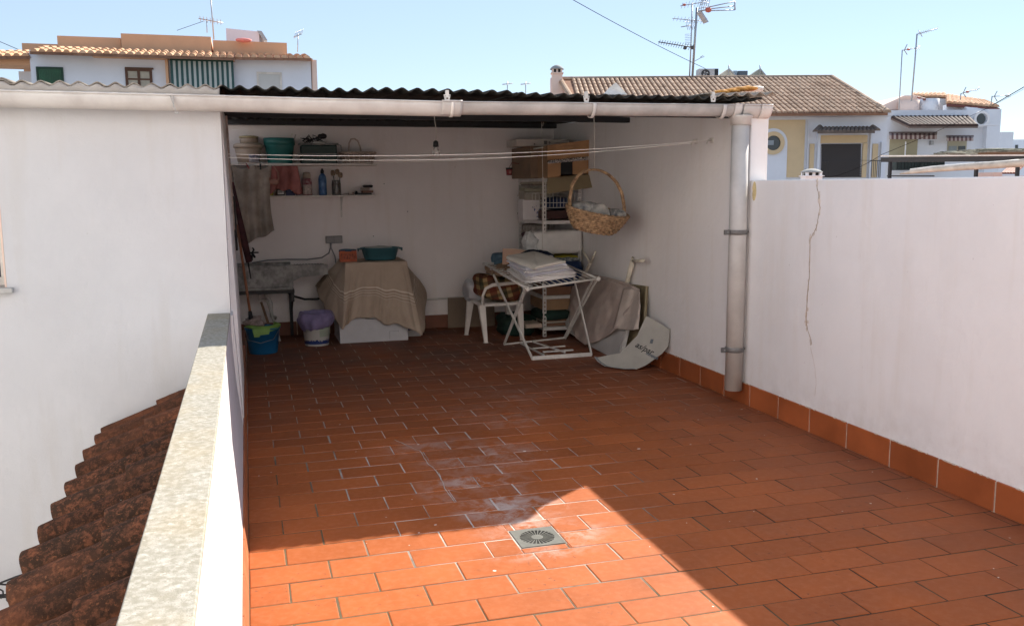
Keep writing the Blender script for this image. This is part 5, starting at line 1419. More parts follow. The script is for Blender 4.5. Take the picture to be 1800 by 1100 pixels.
# grey cardboard tray with writing
w1, w2, w3 = PZ(1068, 645, .0), PZ(1118, 651, .0), PX(1178, 582, 3.275)
ng = (w2-w1).cross(w3-w1).normalized()
if ng.x > 0: ng = -ng
og = lambda px, py, off=0: PP(px, py, w1+ng*off, ng)
t = thing('cardboard_piece', ((w1.x+w2.x)/2, 3.5, 0), 'grey cardboard piece with a rounded edge and cursive black lettering, leaning on the wall', 'cardboard')
outl = [(1050, 628), (1056, 636), (1068, 644), (1085, 649), (1103, 651), (1118, 649), (1135, 642), (1152, 630), (1165, 620), (1174, 609), (1176, 596), (1177, 579), (1160, 568), (1136, 555), (1120, 590), (1090, 620)]
outl = [(x, y) for x, y in outl]
P3 = [og(*p) for p in outl]
for p in P3: p.z = max(p.z, .001)
m_ = MB(); m_.prism(P3, -ng*.006); obj('panel', m_, CARD_G, t)
m_ = MB(); wall_pts = P3[4:12]
vs = []
for p in wall_pts: vs += [p-ng*.0065, p-ng*.04+Vector((.0, .015, .012))]
m_.add(vs, [(2*i, 2*i+1, 2*i+3, 2*i+2) for i in range(len(wall_pts)-1)]); obj('rim', m_, CARD_G, t, solid=.003)
m_ = MB(); lipp = P3[0:6]; vs = []
for i, p in enumerate(lipp): vs += [p+ng*.001, p+ng*.03+Vector((-.02, -.012, .006))]
for v in vs: v.z = max(v.z, .001)
m_.add(vs, [(2*i, 2*i+1, 2*i+3, 2*i+2) for i in range(len(lipp)-1)]); obj('curled_lip', m_, mat('scuffed_grey_card', (.33, .34, .34), .9, .2, 25, .2), t, solid=.003)
m_ = None
# print: slanted cursive letters and small marks, in the panel's plane
c0, cx_, cy_ = og(1132, 612, .0015), og(1142, 617, .0015), og(1127, 602, .0015)
bx = (cx_-c0).normalized(); by = ng.cross(bx); by = by if by.dot(cy_-c0) > 0 else -by; bzv = bx.cross(by)
M4 = Matrix.Translation(c0) @ Matrix((bx, by, bzv)).transposed().to_4x4()
INK = mat('print_ink', (.03, .03, .03), .7)
text('as/par', .072, INK, t, M4, .45, bold=.001)
c1 = og(1146, 625, .0015); M4b = Matrix.Translation(c1) @ Matrix((bx, by, bzv)).transposed().to_4x4()
text('mmmm', .038, mat('grey_blue_ink', (.13, .15, .17), .7), t, M4b, .1, bold=.002)
m_ = MB(); a, b = og(1144, 598, .001), og(1149, 604, .001); m_.prism([og(1144, 596, .001), og(1149, 596, .001), og(1147, 604, .001), og(1142, 603, .001)], ng*.0005); obj('print_mark', m_, _mc['grey_blue_ink'], t)

# ---- hanging wicker basket
WK = mat('honey_wicker', (.27, .155, .080), .55, .35, 34, .3, col2=(.56, .37, .21))
bc = PY(1043, 402, 3.62); bc.z -= 0
tilt = Matrix.Rotation(R(9), 3, 'Y') @ Matrix.Rotation(R(12), 3, 'X')
t, P_ = basket('wicker_basket', bc-Vector((0, 0, .012)), .280, .190, .170, 'honey coloured wicker basket with a tall hoop handle, hanging on a string before the shelving', WK, 10, 38, 1.62, tilt, rim=.013, rod=.0095)
m_ = MB()
a, b = P_(PI, 1)+Vector((.02, 0, 0)), P_(0, 1)-Vector((.03, 0, 0))
apex = PY(1044, 299, 3.62)
hp = []
for k_ in range(25):
    th = PI*k_/24; cx = (a+b)/2; e = Vector(((b.x-a.x)/2*-math.cos(th), 0, 0)); base = a.lerp(b, (1-math.cos(th))/2)
    hp.append(Vector((base.x+(.0), base.y, base.z+(apex.z-cx.z)*math.sin(th)**.75)))
for ph in (0, 2.1, 4.2): m_.tube([p+Vector((.007*math.cos(i*.8+ph), .009*math.sin(i*.8+ph), 0)) for i, p in enumerate(hp)], .0095, 7)
obj('handle', m_, WK, t)
for i, (dx, dy, s_, lb_) in enumerate(((-.08, .02, (.24, .18, .13), 'larger striped'), (.04, -.04, (.17, .15, .14), 'plain'), (.20, -.03, (.16, .14, .11), 'rightmost striped'))):
    c = bc+Vector((dx, dy, .195-.032*i)); mm = MB(); mm.blob(c-Vector((0, 0, .022)), s_, .8, .013, 12, 40+i, nu=32, nv=20)
    obj('rag_ball', mm, mat('rag_'+str(i), (.20, .22, .25), .95, .5, (16, 5, 22)[i], .4, col2=(.56, .54, .50)), label=lb_+' of the three crumpled cloths in the hanging basket', cat='cloth', group='cloths in the hanging basket')
STR = mat('white_string', (.62, .58, .52), .8)
top = PY(1044, 205, 3.62); mm = MB(); mm.tube([top+Vector((0, 0, .04)), PY(1045, 262, 3.62), apex+Vector((0, 0, -.012))], .0035, 6); mm.blob(apex+Vector((0, 0, .0)), (.022, .03, .02), 1, .003, 30, 2, nu=10, nv=8)
obj('string', mm, STR, label='white string holding the wicker basket from the roof', cat='string')
mm = MB(); mm.tube([PY(949, 203, 4.4), PY(952, 215, 4.4), PY(953, 262, 4.4), PY(954, 312, 4.5), PY(953, 380, 4.6), PY(954, 440, 4.7)], .0022, 6); mm.tube([PY(957, 203, 4.4), PY(954, 222, 4.4)], .0022, 6)
obj('string', mm, STR, label='thin loose string hanging from the roof in front of the shelving post', cat='string')
# bulb
t = thing('light_bulb', PY(766, 272, 3.5), 'clear bulb in a black holder dangling from the roof', 'light bulb')
p = PY(766, 250, 3.5)
mm = MB(); mm.tube([PY(763, 200, 3.5), PY(764, 212, 3.5), PY(767, 230, 3.5), p], .003, 6); obj('flex', mm, STR, t)
mm = MB(); mm.lathe([(.009, .012), (.020, .002), (.023, -.038), (.0001, -.039)], p, 20, cap1=False); obj('holder', mm, BLACK, t)
mm = MB(); mm.lathe([(.013, -.040), (.018, -.05), (.030, -.068), (.033, -.082), (.024, -.102), (.0001, -.108)], p, 24, cap0=False, cap1=False); obj('glass', mm, mat('bulb_glass', (.62, .60, .58), .12, .02, 5, 0, trans=.35), t)
# clotheslines
LINE = mat('clothesline_white', (.88, .86, .82), .6)
lines = [((400, 271), (760, 273), (1050, 262), (1252, 246), 'uppermost', 2.35), ((400, 277), (760, 281), (1050, 268), (1228, 249), 'second', 2.37), ((400, 286), (640, 287), (1050, 271), (1226, 251), 'lowest', 5.2)]
for i, (a, b, c_, d, lb_, yy) in enumerate(lines):
    p0 = PY(*a, yy); p1 = PX(*d, RWX-.03)
    n_ = 24; pts = []
    for k_ in range(n_+1):
        q = k_/n_; base = p0.lerp(p1, q); pts.append(base)
    mid = PP(b[0], b[1], p0, (p1-p0).cross(Vector((0, 0, 1))))
    qm = (mid-p0).dot(p1-p0)/(p1-p0).length_squared; sag = (p0.lerp(p1, qm).z-mid.z)/(4*qm*(1-qm))
    for k_ in range(n_+1): q = k_/n_; pts[k_].z -= 4*sag*q*(1-q)
    mm = MB(); mm.tube(pts, .0021, 6); obj('clothesline', mm, LINE, label=lb_+' of the three white clotheslines strung across the opening', cat='clothesline', group='clotheslines across the opening')
for i, (px, py) in enumerate(((1224, 249), (1252, 247))):
    p = PX(px, py, RWX); mm = MB(); mm.box(RWX-.006, RWX, p.y-.02, p.y+.02, p.z-.02, p.z+.02); mm.tube([p, p+Vector((-.035, 0, 0)), p+Vector((-.045, 0, -.025))], .006, 8)
    mm.tube([p+Vector((0, 0, .01)), p+Vector((-.03, 0, .015))], .004, 6)
    obj('wall_hook', mm, WPAINT, label=('left' if i == 0 else 'right')+' of the two white hooks on the right wall that hold the clotheslines', cat='hook')

# ================================================================== FAR HOUSES
def cyl_tile_strip(mbx, p, d, ln, r, n=5, up=Vector((0, 0, 1))):
    "half barrel from p along d"
    d = d.normalized(); s = d.cross(up).normalized(); u = s.cross(d).normalized()
    vs = []
    for j in (0, 1):
        for i in range(n+1):
            th = PI*i/n; vs.append(p+d*ln*j+s*(-math.cos(th)*r)+u*math.sin(th)*r)
    fs = [(i, i+1, n+2+i, n+1+i) for i in range(n)] + [tuple(range(n+1))]
    mbx.add(vs, fs)

# ---- left: long white house with orange parapets, square to the terrace (depth 26 m)
DL = 26.0
def L3(px, py, dy=0): return PY(px, py, DL+dy)
lh = thing('orange_topped_house', Vector((-2.5, DL, -6.5)), 'white house with orange parapets, tiled eaves, green shutter and striped awning, upper left', 'house')
def quad_wall(mbx, pts, depth, y=0):
    P = [L3(px, py, y) for px, py in pts]; mbx.prism(P, (0, depth, 0))
m_ = MB()
a, b = L3(52, 100), L3(546, 104)
m_.box(a.x, b.x, DL, DL+7, -6.5, L3(300, 96).z)
a2 = L3(15, 118); m_.box(a2.x, a.x-.002, DL+1.2, DL+6, -6.5, L3(30, 117).z)
obj('wall', m_, WHITE_FAR, lh)
m_ = MB()   # orange bands under the eaves and on the pier
a, b = L3(165, 98), L3(412, 104); m_.box(a.x, b.x, DL-.35, DL+.0, L3(300, 104, -.3).z, L3(300, 97, -.3).z)
a, b = L3(-30, 106), L3(54, 106); m_.box(a.x-1, b.x, DL+.2, DL+1.19, L3(20, 117, .5).z, L3(20, 105, .5).z)
a, b = L3(412, 103), L3(546, 103); m_.box(a.x+.01, b.x+.05, DL-.12, DL-.002, L3(480, 106).z, L3(480, 102).z)
a, b = L3(291, 104), L3(299, 160); m_.box(a.x, b.x, DL-.3, DL-.002, 2, L3(295, 104.5, -.3).z)
obj('orange_band', m_, ORANGE_FAR, lh)
m_ = MB()
for (x0, y0, x1, y1, dy, dp_) in ((38, 76, 102, 96, 2.2, 1.2), (100, 63, 213, 90, 1.6, 2.2), (212, 59, 372, 92, 1.4, 3), (374, 71, 505, 98, 1.5, 3)):
    a, b = L3(x0, y0, dy), L3(x1, y1, dy); m_.box(a.x, b.x, DL+dy, DL+dy+dp_, b.z-1, a.z)
obj('parapet', m_, ORANGE_FAR, lh)
m_ = MB(); a = L3(547, 100); m_.box(a.x-.001, a.x+.02, DL+.01, DL+6.9, -6.4, a.z-.05); m_.box(a.x+.021, a.x+.16, DL-.05, DL+.15, -6, a.z-.1); obj('side_wall', m_, PEACH, lh)
# eaves: individual cover tiles, two courses
tile_me = {}
def far_tile(r, ln, m, key):
    k_ = (key, r, ln)
    if k_ not in tile_me:
        mm = MB(); cyl_tile_strip(mm, Vector((0, 0, 0)), Vector((0, 1, 0)), ln, r, 6)
        me = mesh_of(mm, 'roof_tile', Vector((0, 0, 0)), solid=.03); me.materials.append(m); tile_me[k_] = me
    return tile_me[k_]
def eaves(px0, py0, px1, py1, dy, run, slope, parent, m=FT1, courses=3, deck=True, key='a', pitch=.21):
    a, b = L3(px0, py0, dy), L3(px1, py1, dy); n = int((b.x-a.x)/pitch)
    ln = run/courses+.06; me = far_tile(.088, ln, m, key)
    for i in range(n):
        x = a.x+(i+.5)*(b.x-a.x)/n; z0 = a.z+(b.z-a.z)*(i+.5)/n
        for c in range(courses):
            inst('roof_tile', me, parent, (x, DL+dy+c*run/courses, z0+slope*c*run/courses+.02), (math.atan(slope)-.05, 0, random.uniform(-.03, .03)))
    if deck:
        mm = MB(); mm.prism([Vector((a.x, DL+dy+.02, a.z-.06)), Vector((a.x, DL+dy+run, a.z+slope*run-.06)), Vector((a.x, DL+dy+run, a.z+slope*run+.03)), Vector((a.x, DL+dy+.02, a.z+.03))], (b.x-a.x, 0, b.z-a.z)); obj('roof_deck', mm, FT3, parent)
eaves(-40, 101, 52, 100, -.1, 1.6, .22, lh)
eaves(52, 92, 411, 103, -.75, 2.0, .20, lh)
eaves(412, 102, 547, 104, -.55, 1.9, .18, lh)
def fwin(name, px0, py0, px1, py1, parent, frame_m, pane_m, fr=.07, y=0, mull=(), trans=(), proud=.05, fn=None):
    fn = fn or (lambda px, py, o: L3(px, py, y+o))
    a, b = L3(px0, py1, y), L3(px1, py0, y); mm = MB(); Y0_, Y1_ = DL+y-proud, DL+y-.002
    mm.box(a.x, b.x, Y0_, Y1_, b.z-fr, b.z); mm.box(a.x, b.x, Y0_, Y1_, a.z, a.z+fr); mm.box(a.x, a.x+fr, Y0_, Y1_, a.z+fr+.001, b.z-fr-.001); mm.box(b.x-fr, b.x, Y0_, Y1_, a.z+fr+.001, b.z-fr-.001)
    for u in mull: x = a.x+(b.x-a.x)*u; mm.box(x-fr*.5, x+fr*.5, Y0_+.003, Y1_-.003, a.z+fr+.001, b.z-fr-.001)
    for v in trans: z = a.z+(b.z-a.z)*v; mm.box(a.x+fr+.001, b.x-fr-.001, Y0_+.006, Y1_-.006, z-fr*.3, z+fr*.3)
    w_ = obj(name, mm, frame_m, parent)
    mm = MB(); mm.box(a.x+fr*.9, b.x-fr*.9, Y1_-.012, Y1_-.001, a.z+fr*.9, b.z-fr*.9); obj('pane', mm, pane_m, w_); return w_
GSH = mat('green_shutter', (.035, .11, .06), .6, .2, 3, .1); GSH2 = mat('dark_green_frame', (.015, .05, .03), .6)
w_ = fwin('shutter', 67, 119, 111, 165, lh, GSH2, GSH, .05)
mm = MB(); a, b = L3(68, 165), L3(110, 120)
for i in range(14): x = a.x+.07+(b.x-a.x-.14)*i/13; mm.box(x-.015, x+.015, DL-.04, DL-.016, a.z+.06, b.z-.08)
obj('slats', mm, GSH, w_)
BRW = mat('brown_window_frame', (.10, .045, .025), .6)
fwin('window', 223, 122, 267, 175, lh, BRW, mat('curtained_pane', (.42, .38, .30), .5, .15, 3, 0), .075, mull=(.5,), trans=(.66, .33))
mm = MB(); a, b = L3(222, 122), L3(268, 120.5); mm.box(a.x-.03, b.x+.03, DL-.1, DL-.002, a.z+.002, a.z+.05); obj('lintel', mm, BRW, lh)
fwin('window', 453, 128, 495, 180, lh, mat('cream_frame', (.66, .62, .56), .7), mat('cream_shutter', (.56, .56, .53), .7, .04, 2, 0), .06)
# striped awning
aw = thing('striped_awning', L3(354, 155, -.5), 'green and white vertically striped awning hanging over the balcony of the far left house', 'awning')
AWG, AWW = mat('awning_green', (.035, .085, .08), .8, .1, 3, 0), mat('awning_white', (.44, .46, .43), .8, .05, 3, 0)
a, b = L3(299, 105, -.30), L3(410, 108, -.30); n = 25
for i in range(n):
    mm = MB(); x0_, x1_ = a.x+(b.x-a.x)*i/n, a.x+(b.x-a.x)*(i+1)/n
    zt = a.z+(b.z-a.z)*i/n-.03
    mm.add([(x0_, DL-.33, zt), (x1_, DL-.33, zt), (x1_, DL-.42+.02*math.sin(i), zt-1.5), (x0_, DL-.42+.02*math.sin(i), zt-1.5)], [(0, 1, 2, 3)])
    obj('stripe', mm, AWG if i % 2 == 0 else AWW, aw, solid=.01)
m_ = MB(); m_.bar(a+Vector((0, -.05, -.01)), b+Vector((0, -.05, -.01)), .05, .05); obj('rail', m_, GSH2, aw)
# upper right stair head of that house
m_ = MB(); a, b = L3(397, 50, 4), L3(456, 72, 4); m_.prism([Vector((a.x, DL+4, b.z-.6)), Vector((b.x, DL+4, b.z-.6)), Vector((b.x, DL+4, L3(456, 56, 4).z)), Vector((a.x, DL+4, a.z))], (0, 2.5, 0))
o_ = obj('rooftop_hut', m_, mat('lilac_white', (.66, .64, .70), .9, .03, 1, 0), label='small pale rooftop hut standing on the house with orange parapets', cat='rooftop hut')
m_ = MB(); a, b, c = L3(456, 55, 3.95), L3(466, 60, 3.95), L3(469, 75, 3.95); m_.prism([L3(452, 54, 3.93), L3(460, 55, 3.93), L3(470, 71, 3.93), L3(464, 72, 3.93)], (0, 2.6, 0)); obj('roof_edge', m_, STEEL, o_)
m_ = MB(); m_.blob(L3(428, 71, 1.3), (.5, .3, .12), .8, .02, 6, 3, nu=12, nv=8); obj('pink_cloth', m_, mat('salmon_cloth', (.75, .25, .22), .8), label='salmon pink cloth lying on the orange parapet of the far left house', cat='cloth')

# ---- antennas
def yagi(mbx, base, tip, n, half, up=Vector((0, 0, 1)), r=.008):
    base = Vector(base); tip = Vector(tip); mbx.tube([base, tip], r*1.4, 5)
    d = (tip-base).normalized(); s = d.cross(up).normalized()
    for i in range(n):
        p = base.lerp(tip, (i+.5)/n); h_ = half*(1-.35*i/n); mbx.tube([p-s*h_, p+s*h_], r*.7, 4)
def antenna(label, mast, els, name='tv_antenna', r=.022, y=None, fn=None, m=ALU):
    pts = [fn(*p) for p in mast]; t_ = thing(name, pts[-1], label, 'antenna')
    mm = MB(); mm.tube(pts, r, 7); obj('mast', mm, m, t_)
    return t_
A1 = lambda x, y: PY(x, y, 29)
t = antenna('tall thin aerial with a cross arm, on the far left house', [(369, -20), (376, 70)], None, fn=A1)
m_ = MB(); m_.tube([A1(349, 33), A1(392, 41)], .018, 5); m_.tube([A1(363, 34), A1(364, 58)], .014, 5)
for x in (352, 358, 364, 370, 376, 382, 388): m_.tube([A1(x, 33+(x-349)*.17)+Vector((0, -.25, .04)), A1(x, 33+(x-349)*.17)+Vector((0, .25, -.04))], .010, 4)
obj('cross_arm', m_, ALU, t)
t = antenna('small blurry aerial right of the pale rooftop hut, far left house', [(524, 60), (523, 92)], None, fn=A1, r=.016)
m_ = MB(); m_.tube([A1(516, 66), A1(531, 60)], .016, 5)
for q in range(6): m_.tube([A1(517+q*2.6, 68-q*1.5), A1(520+q*2.6, 56-q*1)], .008, 4)
obj('cross_arm', m_, ALU, t)
A2 = lambda x, y: PF(x, y, 24)
t = antenna('tallest tv aerial with a red-ended panel and grid reflector, right of centre', [(1225, 14), (1222, 60), (1217, 137)], None, fn=A2, r=.030, m=STEEL)
REDB = mat('red_plastic_bits', (.55, .14, .10), .5)
m_ = MB(); m_.tube([A2(1224, 21), A2(1246, 17)], .02, 6)
a, b = A2(1246, 13), A2(1292, 3); c, d = A2(1246, 19.5), A2(1292, 18)
m_.tube([a, b], .014, 5); m_.tube([c, d], .014, 5); m_.tube([A2(1246, 16.5), A2(1292, 11)], .014, 5); m_.tube([b, A2(1291.5, 11), d], .020, 5); obj('director', m_, ALU, t)
m_ = MB(); m_.blob(A2(1245, 18), (.16, .13, .13), .8, .004, 3, 1, nu=12, nv=8); obj('dipole_cover', m_, REDB, t)
m_ = MB()
for q in range(5): m_.tube([A2(1225+q*4, 20-q*1.2)+Vector((0, -.1, 0)), A2(1236+q*4, -12-q*1.2)], .011, 4)
for q in range(4): m_.tube([A2(1227+q*3, 16-q*7), A2(1243+q*3, 12-q*7)], .008, 4)
m_.prism([A2(1231, 21), A2(1234, 20), A2(1246, 39), A2(1243, 40)], (0, .2, 0)); obj('reflector', m_, ALU, t)
m_ = MB(); yagi(m_, A2(1219, 84), A2(1157, 74), 14, .16, Vector((0, .4, 1)), .010); m_.blob(A2(1204, 85), (.1, .08, .08), .8, .003, 3, 1, nu=10, nv=6); m_.blob(A2(1217, 84), (.1, .08, .1), .8, .003, 3, 1, nu=10, nv=6); obj('yagi', m_, mat('dark_metal', (.10, .09, .09), .5), t)
A3 = lambda x, y: PF(x, y, 27)
t = antenna('aerial mast with several faded yagis just left of the tallest one', [(1217, 6), (1215, 70), (1212, 135)], None, fn=A3, r=.020)
m_ = MB(); yagi(m_, A3(1243, 3), A3(1196, 11), 8, .25, Vector((0, .3, 1)), .009); obj('yagi', m_, ALU, t)
m_ = MB(); m_.blob(A3(1203, 9), (.10, .08, .07), .8, .003, 3, 1, nu=10, nv=6); m_.blob(A3(1240, 36), (.07, .05, .05), .8, .003, 3, 1, nu=10, nv=6); obj('dipole_cover', m_, REDB, t)
m_ = MB(); yagi(m_, A3(1243, 38), A3(1182, 33), 10, .2, Vector((0, .3, 1)), .008)
m_.tube([A3(1197, 48), A3(1214, 45)], .014, 5)
for q in range(6): m_.tube([A3(1205+q*3, 35), A3(1209+q*3, 53)], .007, 4)
for q in range(7): m_.tube([A3(1204, 61+q*3), A3(1216, 60+q*3)], .006, 4)
m_.tube([A3(1221, 108), A3(1232, 102), A3(1238, 100), A3(1236, 98), A3(1231, 101)], .009, 5); obj('yagi', m_, ALU, t)
A4 = lambda x, y: PF(x, y, 30)
def small_aerial(label, mast, hub, tip, n=2, fn=A4, r=.018, red=True):
    t = antenna(label, mast, None, fn=fn, r=r)
    m_ = MB(); m_.tube([fn(*hub), fn(*tip)], .014, 5)
    hx, hy = hub; dx, dy = tip[0]-hub[0], tip[1]-hub[1]
    for s_ in (-1, 1): m_.tube([fn(hx+dx*.12, hy+dy*.12), fn(hx+dx*.28, hy+dy*.28+s_*9)], .016, 4)
    for s_ in (-1, 0, 1): m_.tube([fn(hx+dx*.65, hy+dy*.65), fn(tip[0], tip[1]+s_*3)], .008, 4)
    obj('yagi', m_, ALU, t)
    if red:
        m_ = MB(); m_.blob(fn(hx+dx*.35, hy+dy*.35), (.12, .08, .07), .8, .003, 3, 1, nu=10, nv=6); obj('dipole_cover', m_, REDB, t)
    return t
small_aerial('thin aerial mast with a short yagi, left of the tallest right-hand mast', [(1586, 88), (1580, 193)], (1586, 89), (1617, 84))
t = antenna('tall plain mast with one long rod on top, above the far right house', [(1612, 60), (1608, 110), (1602, 178)], None, fn=A4, r=.024)
m_ = MB(); yagi(m_, A4(1611, 61), A4(1649, 50), 9, .14, Vector((0, .4, 1)), .009); m_.tube([A4(1615, 54), A4(1621, 65)], .014, 4); obj('yagi', m_, ALU, t)
small_aerial('short aerial on the middle of the far right tiled roof', [(1689, 165), (1688, 176)], (1689, 165), (1722, 156))
small_aerial('short aerial at the right end of the far right tiled roof', [(1744, 169), (1742, 184)], (1744, 170), (1776, 168), red=False)
A5 = lambda x, y: PF(x, y, 60)
for (x, lb_) in ((892, 'left of the two tiny distant aerials above the roof edge'), (924, 'right of the two tiny distant aerials above the roof edge')):
    t = antenna(lb_, [(x, 144), (x, 175)], None, fn=A5, r=.03); m_ = MB(); yagi(m_, A5(x-9, 149), A5(x+9, 147), 6, .5, r=.02); obj('yagi', m_, ALU, t)

# ---- right: cream and white house with a large tiled roof (28 m)
DR_ = 28.0
def frame_box(mbx, px0, py0, px1, py1, ly, d0, d1):
    "box spanning a measured rectangle at depth ly, from ly+d0 to ly+d1"
    xa, za = FL(px0, py1, ly); xb, zb = FL(px1, py0, ly)
    vs = [FM @ Vector((x, y, z)) for x in (xa, xb) for y in (ly+d0, ly+d1) for z in (za, zb)]
    mbx.add(vs, [(0,1,3,2),(4,6,7,5),(0,4,5,1),(2,3,7,6),(0,2,6,4),(1,5,7,3)]); return mbx
def fb(name, rect, d0, d1, m, parent=None, ly=DR_, **kw):
    mm = MB(); frame_box(mm, *rect, ly, d0, d1); return obj(name, mm, m, parent, **kw)
xa, _ = FL(1010, 300, DR_); xb, _ = FL(1556, 300, DR_); zt = FL(1450, 205, DR_)[1]
rh = thing('cream_house', FM @ Vector(((xa+xb)/2, DR_, -6.5)), 'cream and white house with a big tan tiled roof, round window and wide dark shutter', 'house')
mm = MB(xf=FM); mm.box(xa, xb, DR_, DR_+6, -6.5, zt); obj('wall', mm, WHITE_FAR, rh)
fb('cornice', (1020, 199, 1561, 209), -.35, -.002, WHITE_FAR, rh)
fb('cream_panel', (1337, 211, 1415, 312), -.05, -.002, CREAM_FAR, rh)
fb('cream_panel', (1421, 253, 1431, 312), -.05, -.002, CREAM_FAR, rh); fb('cream_panel', (1531, 253, 1543, 312), -.05, -.002, CREAM_FAR, rh)
fb('cream_panel', (1441, 238, 1524, 252), -.06, -.002, CREAM_FAR, rh); fb('cream_panel', (1513.5, 252.2, 1524, 312), -.06, -.002, CREAM_FAR, rh)
for r_ in ((1415.5, 211, 1420.5, 318), (1433, 234, 1440.5, 318), (1524.5, 234, 1530.5, 318), (1544, 250, 1551, 318)): fb('pilaster', r_, -.12, -.002, WHITE_FAR, rh)
fb('lintel', (1440, 234, 1524.5, 238), -.12, -.002, WHITE_FAR, rh)
sh_ = fb('roller_shutter', (1442.5, 253, 1513, 312), -.03, -.002, ROLLER, rh)
mm = MB()
for i in range(14): frame_box(mm, 1443, 254+i*4.2, 1512.5, 257.4+i*4.2, DR_, -.042, -.031)
obj('slats', mm, ROLLER, sh_)
# white arch below the round window
xw, zw = FL(1357, 252, DR_); px1 = DR_/1584
mm = MB(xf=FM); rr = 24.5*px1*1.02
pts = [Vector((xw+rr*math.cos(PI*i/24), DR_-.10, zw+rr*math.sin(PI*i/24))) for i in range(25)]
pts += [Vector((xw-rr*1.0, DR_-.10, -2)), Vector((xw+rr*1.0, DR_-.10, -2))]
mm.prism(pts, (0, .045, 0)); obj('arch_panel', mm, WHITE_FAR, rh)
def ring(ro, ri, d0, d1, m, name, parent, x=xw, z=zw, ly=DR_, n=40):
    mm = MB(xf=FM); vs = []
    for (r_, y) in ((ri, d0), (ro, d0), (ro, d1), (ri, d1)):
        for k in range(n): th = 2*PI*k/n; vs.append(Vector((x+r_*math.cos(th), ly+y, z+r_*math.sin(th))))
    fs = [(a*n+k, a*n+(k+1) % n, ((a+1) % 4)*n+(k+1) % n, ((a+1) % 4)*n+k) for a in range(4) for k in range(n)]
    mm.add(vs, fs); return obj(name, mm, m, parent)
wr_ = ring(19.5*px1, 13*px1, -.16, -.09, CREAM_FAR, 'round_window', rh)
ring(13.5*px1, 12.5*px1, -.155, -.055, CREAM_FAR, 'frame', wr_)
mm = MB(xf=FM); mm.prism([Vector((xw+13*px1*math.cos(2*PI*k/32), DR_-.107, zw+13*px1*math.sin(2*PI*k/32))) for k in range(32)], (0, .004, 0)); obj('pane', mm, DARKGL, wr_)
mm = MB(xf=FM); mm.box(xw-.16, xw+.02, DR_-.112, DR_-.108, zw-.06, zw+.08); obj('curtain', mm, mat('grey_curtain', (.28, .32, .35), .8), wr_)
# balcony railing
mm = MB()
frame_box(mm, 1429, 283, 1441, 284.5, DR_, -.8, -.76); frame_box(mm, 1512, 283, 1531, 284.5, DR_, -.8, -.76)
for i in range(3): frame_box(mm, 1430+i*4.6, 284, 1431+i*4.6, 312, DR_, -.8, -.77)
for i in range(6): frame_box(mm, 1514+i*3, 284, 1515+i*3, 312, DR_, -.8, -.77)
frame_box(mm, 1441, 283.2, 1512, 284.2, DR_, -.8, -.77)
obj('railing', mm, BLACK, rh)
# roofs: rows of barrel tiles on a sloping plane, laid out course by course
def tiled_plane(name, A, B, C, D, m, parent, pitch=.21, course=.42, kind=None, r=.075, lift=.035):
    "A,B eave corners (left,right); D,C ridge corners above them. Tiles run from ridge to eave."
    mm = MB(); e = (B-A); n = max(2, int(e.length/pitch)); up = (D-A).cross(B-A).normalized()
    if up.z < 0: up = -up
    ed = e.normalized(); slope = (D-A)-ed*((D-A).dot(ed)); sd_ = slope.normalized(); H = slope.length
    ad, ac = (D-A).dot(ed), (C-A).dot(ed)
    nc = max(1, int(H/course))
    for i in range(n):
        s_ = (i+.5)*e.length/n
        for c in range(nc):
            h0, h1 = H*c/nc, H*(c+1)/nc; hm = (h0+h1)/2
            lo = ad*hm/H; hi = e.length+(ac-e.length)*hm/H
            if s_ < lo or s_ > hi: continue
            p = A+ed*s_+sd_*h0
            cyl_tile_strip(mm, p+up*.018, (sd_*1.0 - up*.028), (h1-h0)*1.08, r*random.uniform(.95, 1.05), 4, up)
    obj(name, mm, m, parent, kind='stuff')
    mm = MB(); mm.prism([A, B, C, D], -up*.08); obj('roof_deck', mm, FT3, parent)
FT3b = FT3
def P_at(px, py, ly): return PF(px, py, ly)
A_, B_ = P_at(1022, 204, DR_-.6), P_at(1561, 198, DR_-.6)
B_.z = A_.z = P_at(1400, 199.5, DR_-.6).z
C_, D_ = P_at(1462, 141, DR_+4.2), P_at(984, 136, DR_+4.2)
D_.z = C_.z = (C_.z+D_.z)/2
tiled_plane('roof_tiles', A_, B_, C_, D_, FT2, rh, .165, .48, r=.062)
mm = MB(); hipd = (B_-C_)
def ridge_line(mbx, a, b, r=.10, step=.4):
    n = int((b-a).length/step)
    for i in range(n): cyl_tile_strip(mbx, a.lerp(b, i/n), (b-a), (b-a).length/n*1.05, r, 6)
ridge_line(mm, D_, C_); ridge_line(mm, B_, C_); ridge_line(mm, A_, D_)
obj('ridge_tiles', mm, FT2, rh, kind='stuff')
mm = MB(); q = C_+EY*5; mm.add([B_, C_, B_+EY*6], [(0, 1, 2)]); obj('roof_end', mm, FT2, rh, solid=.05)
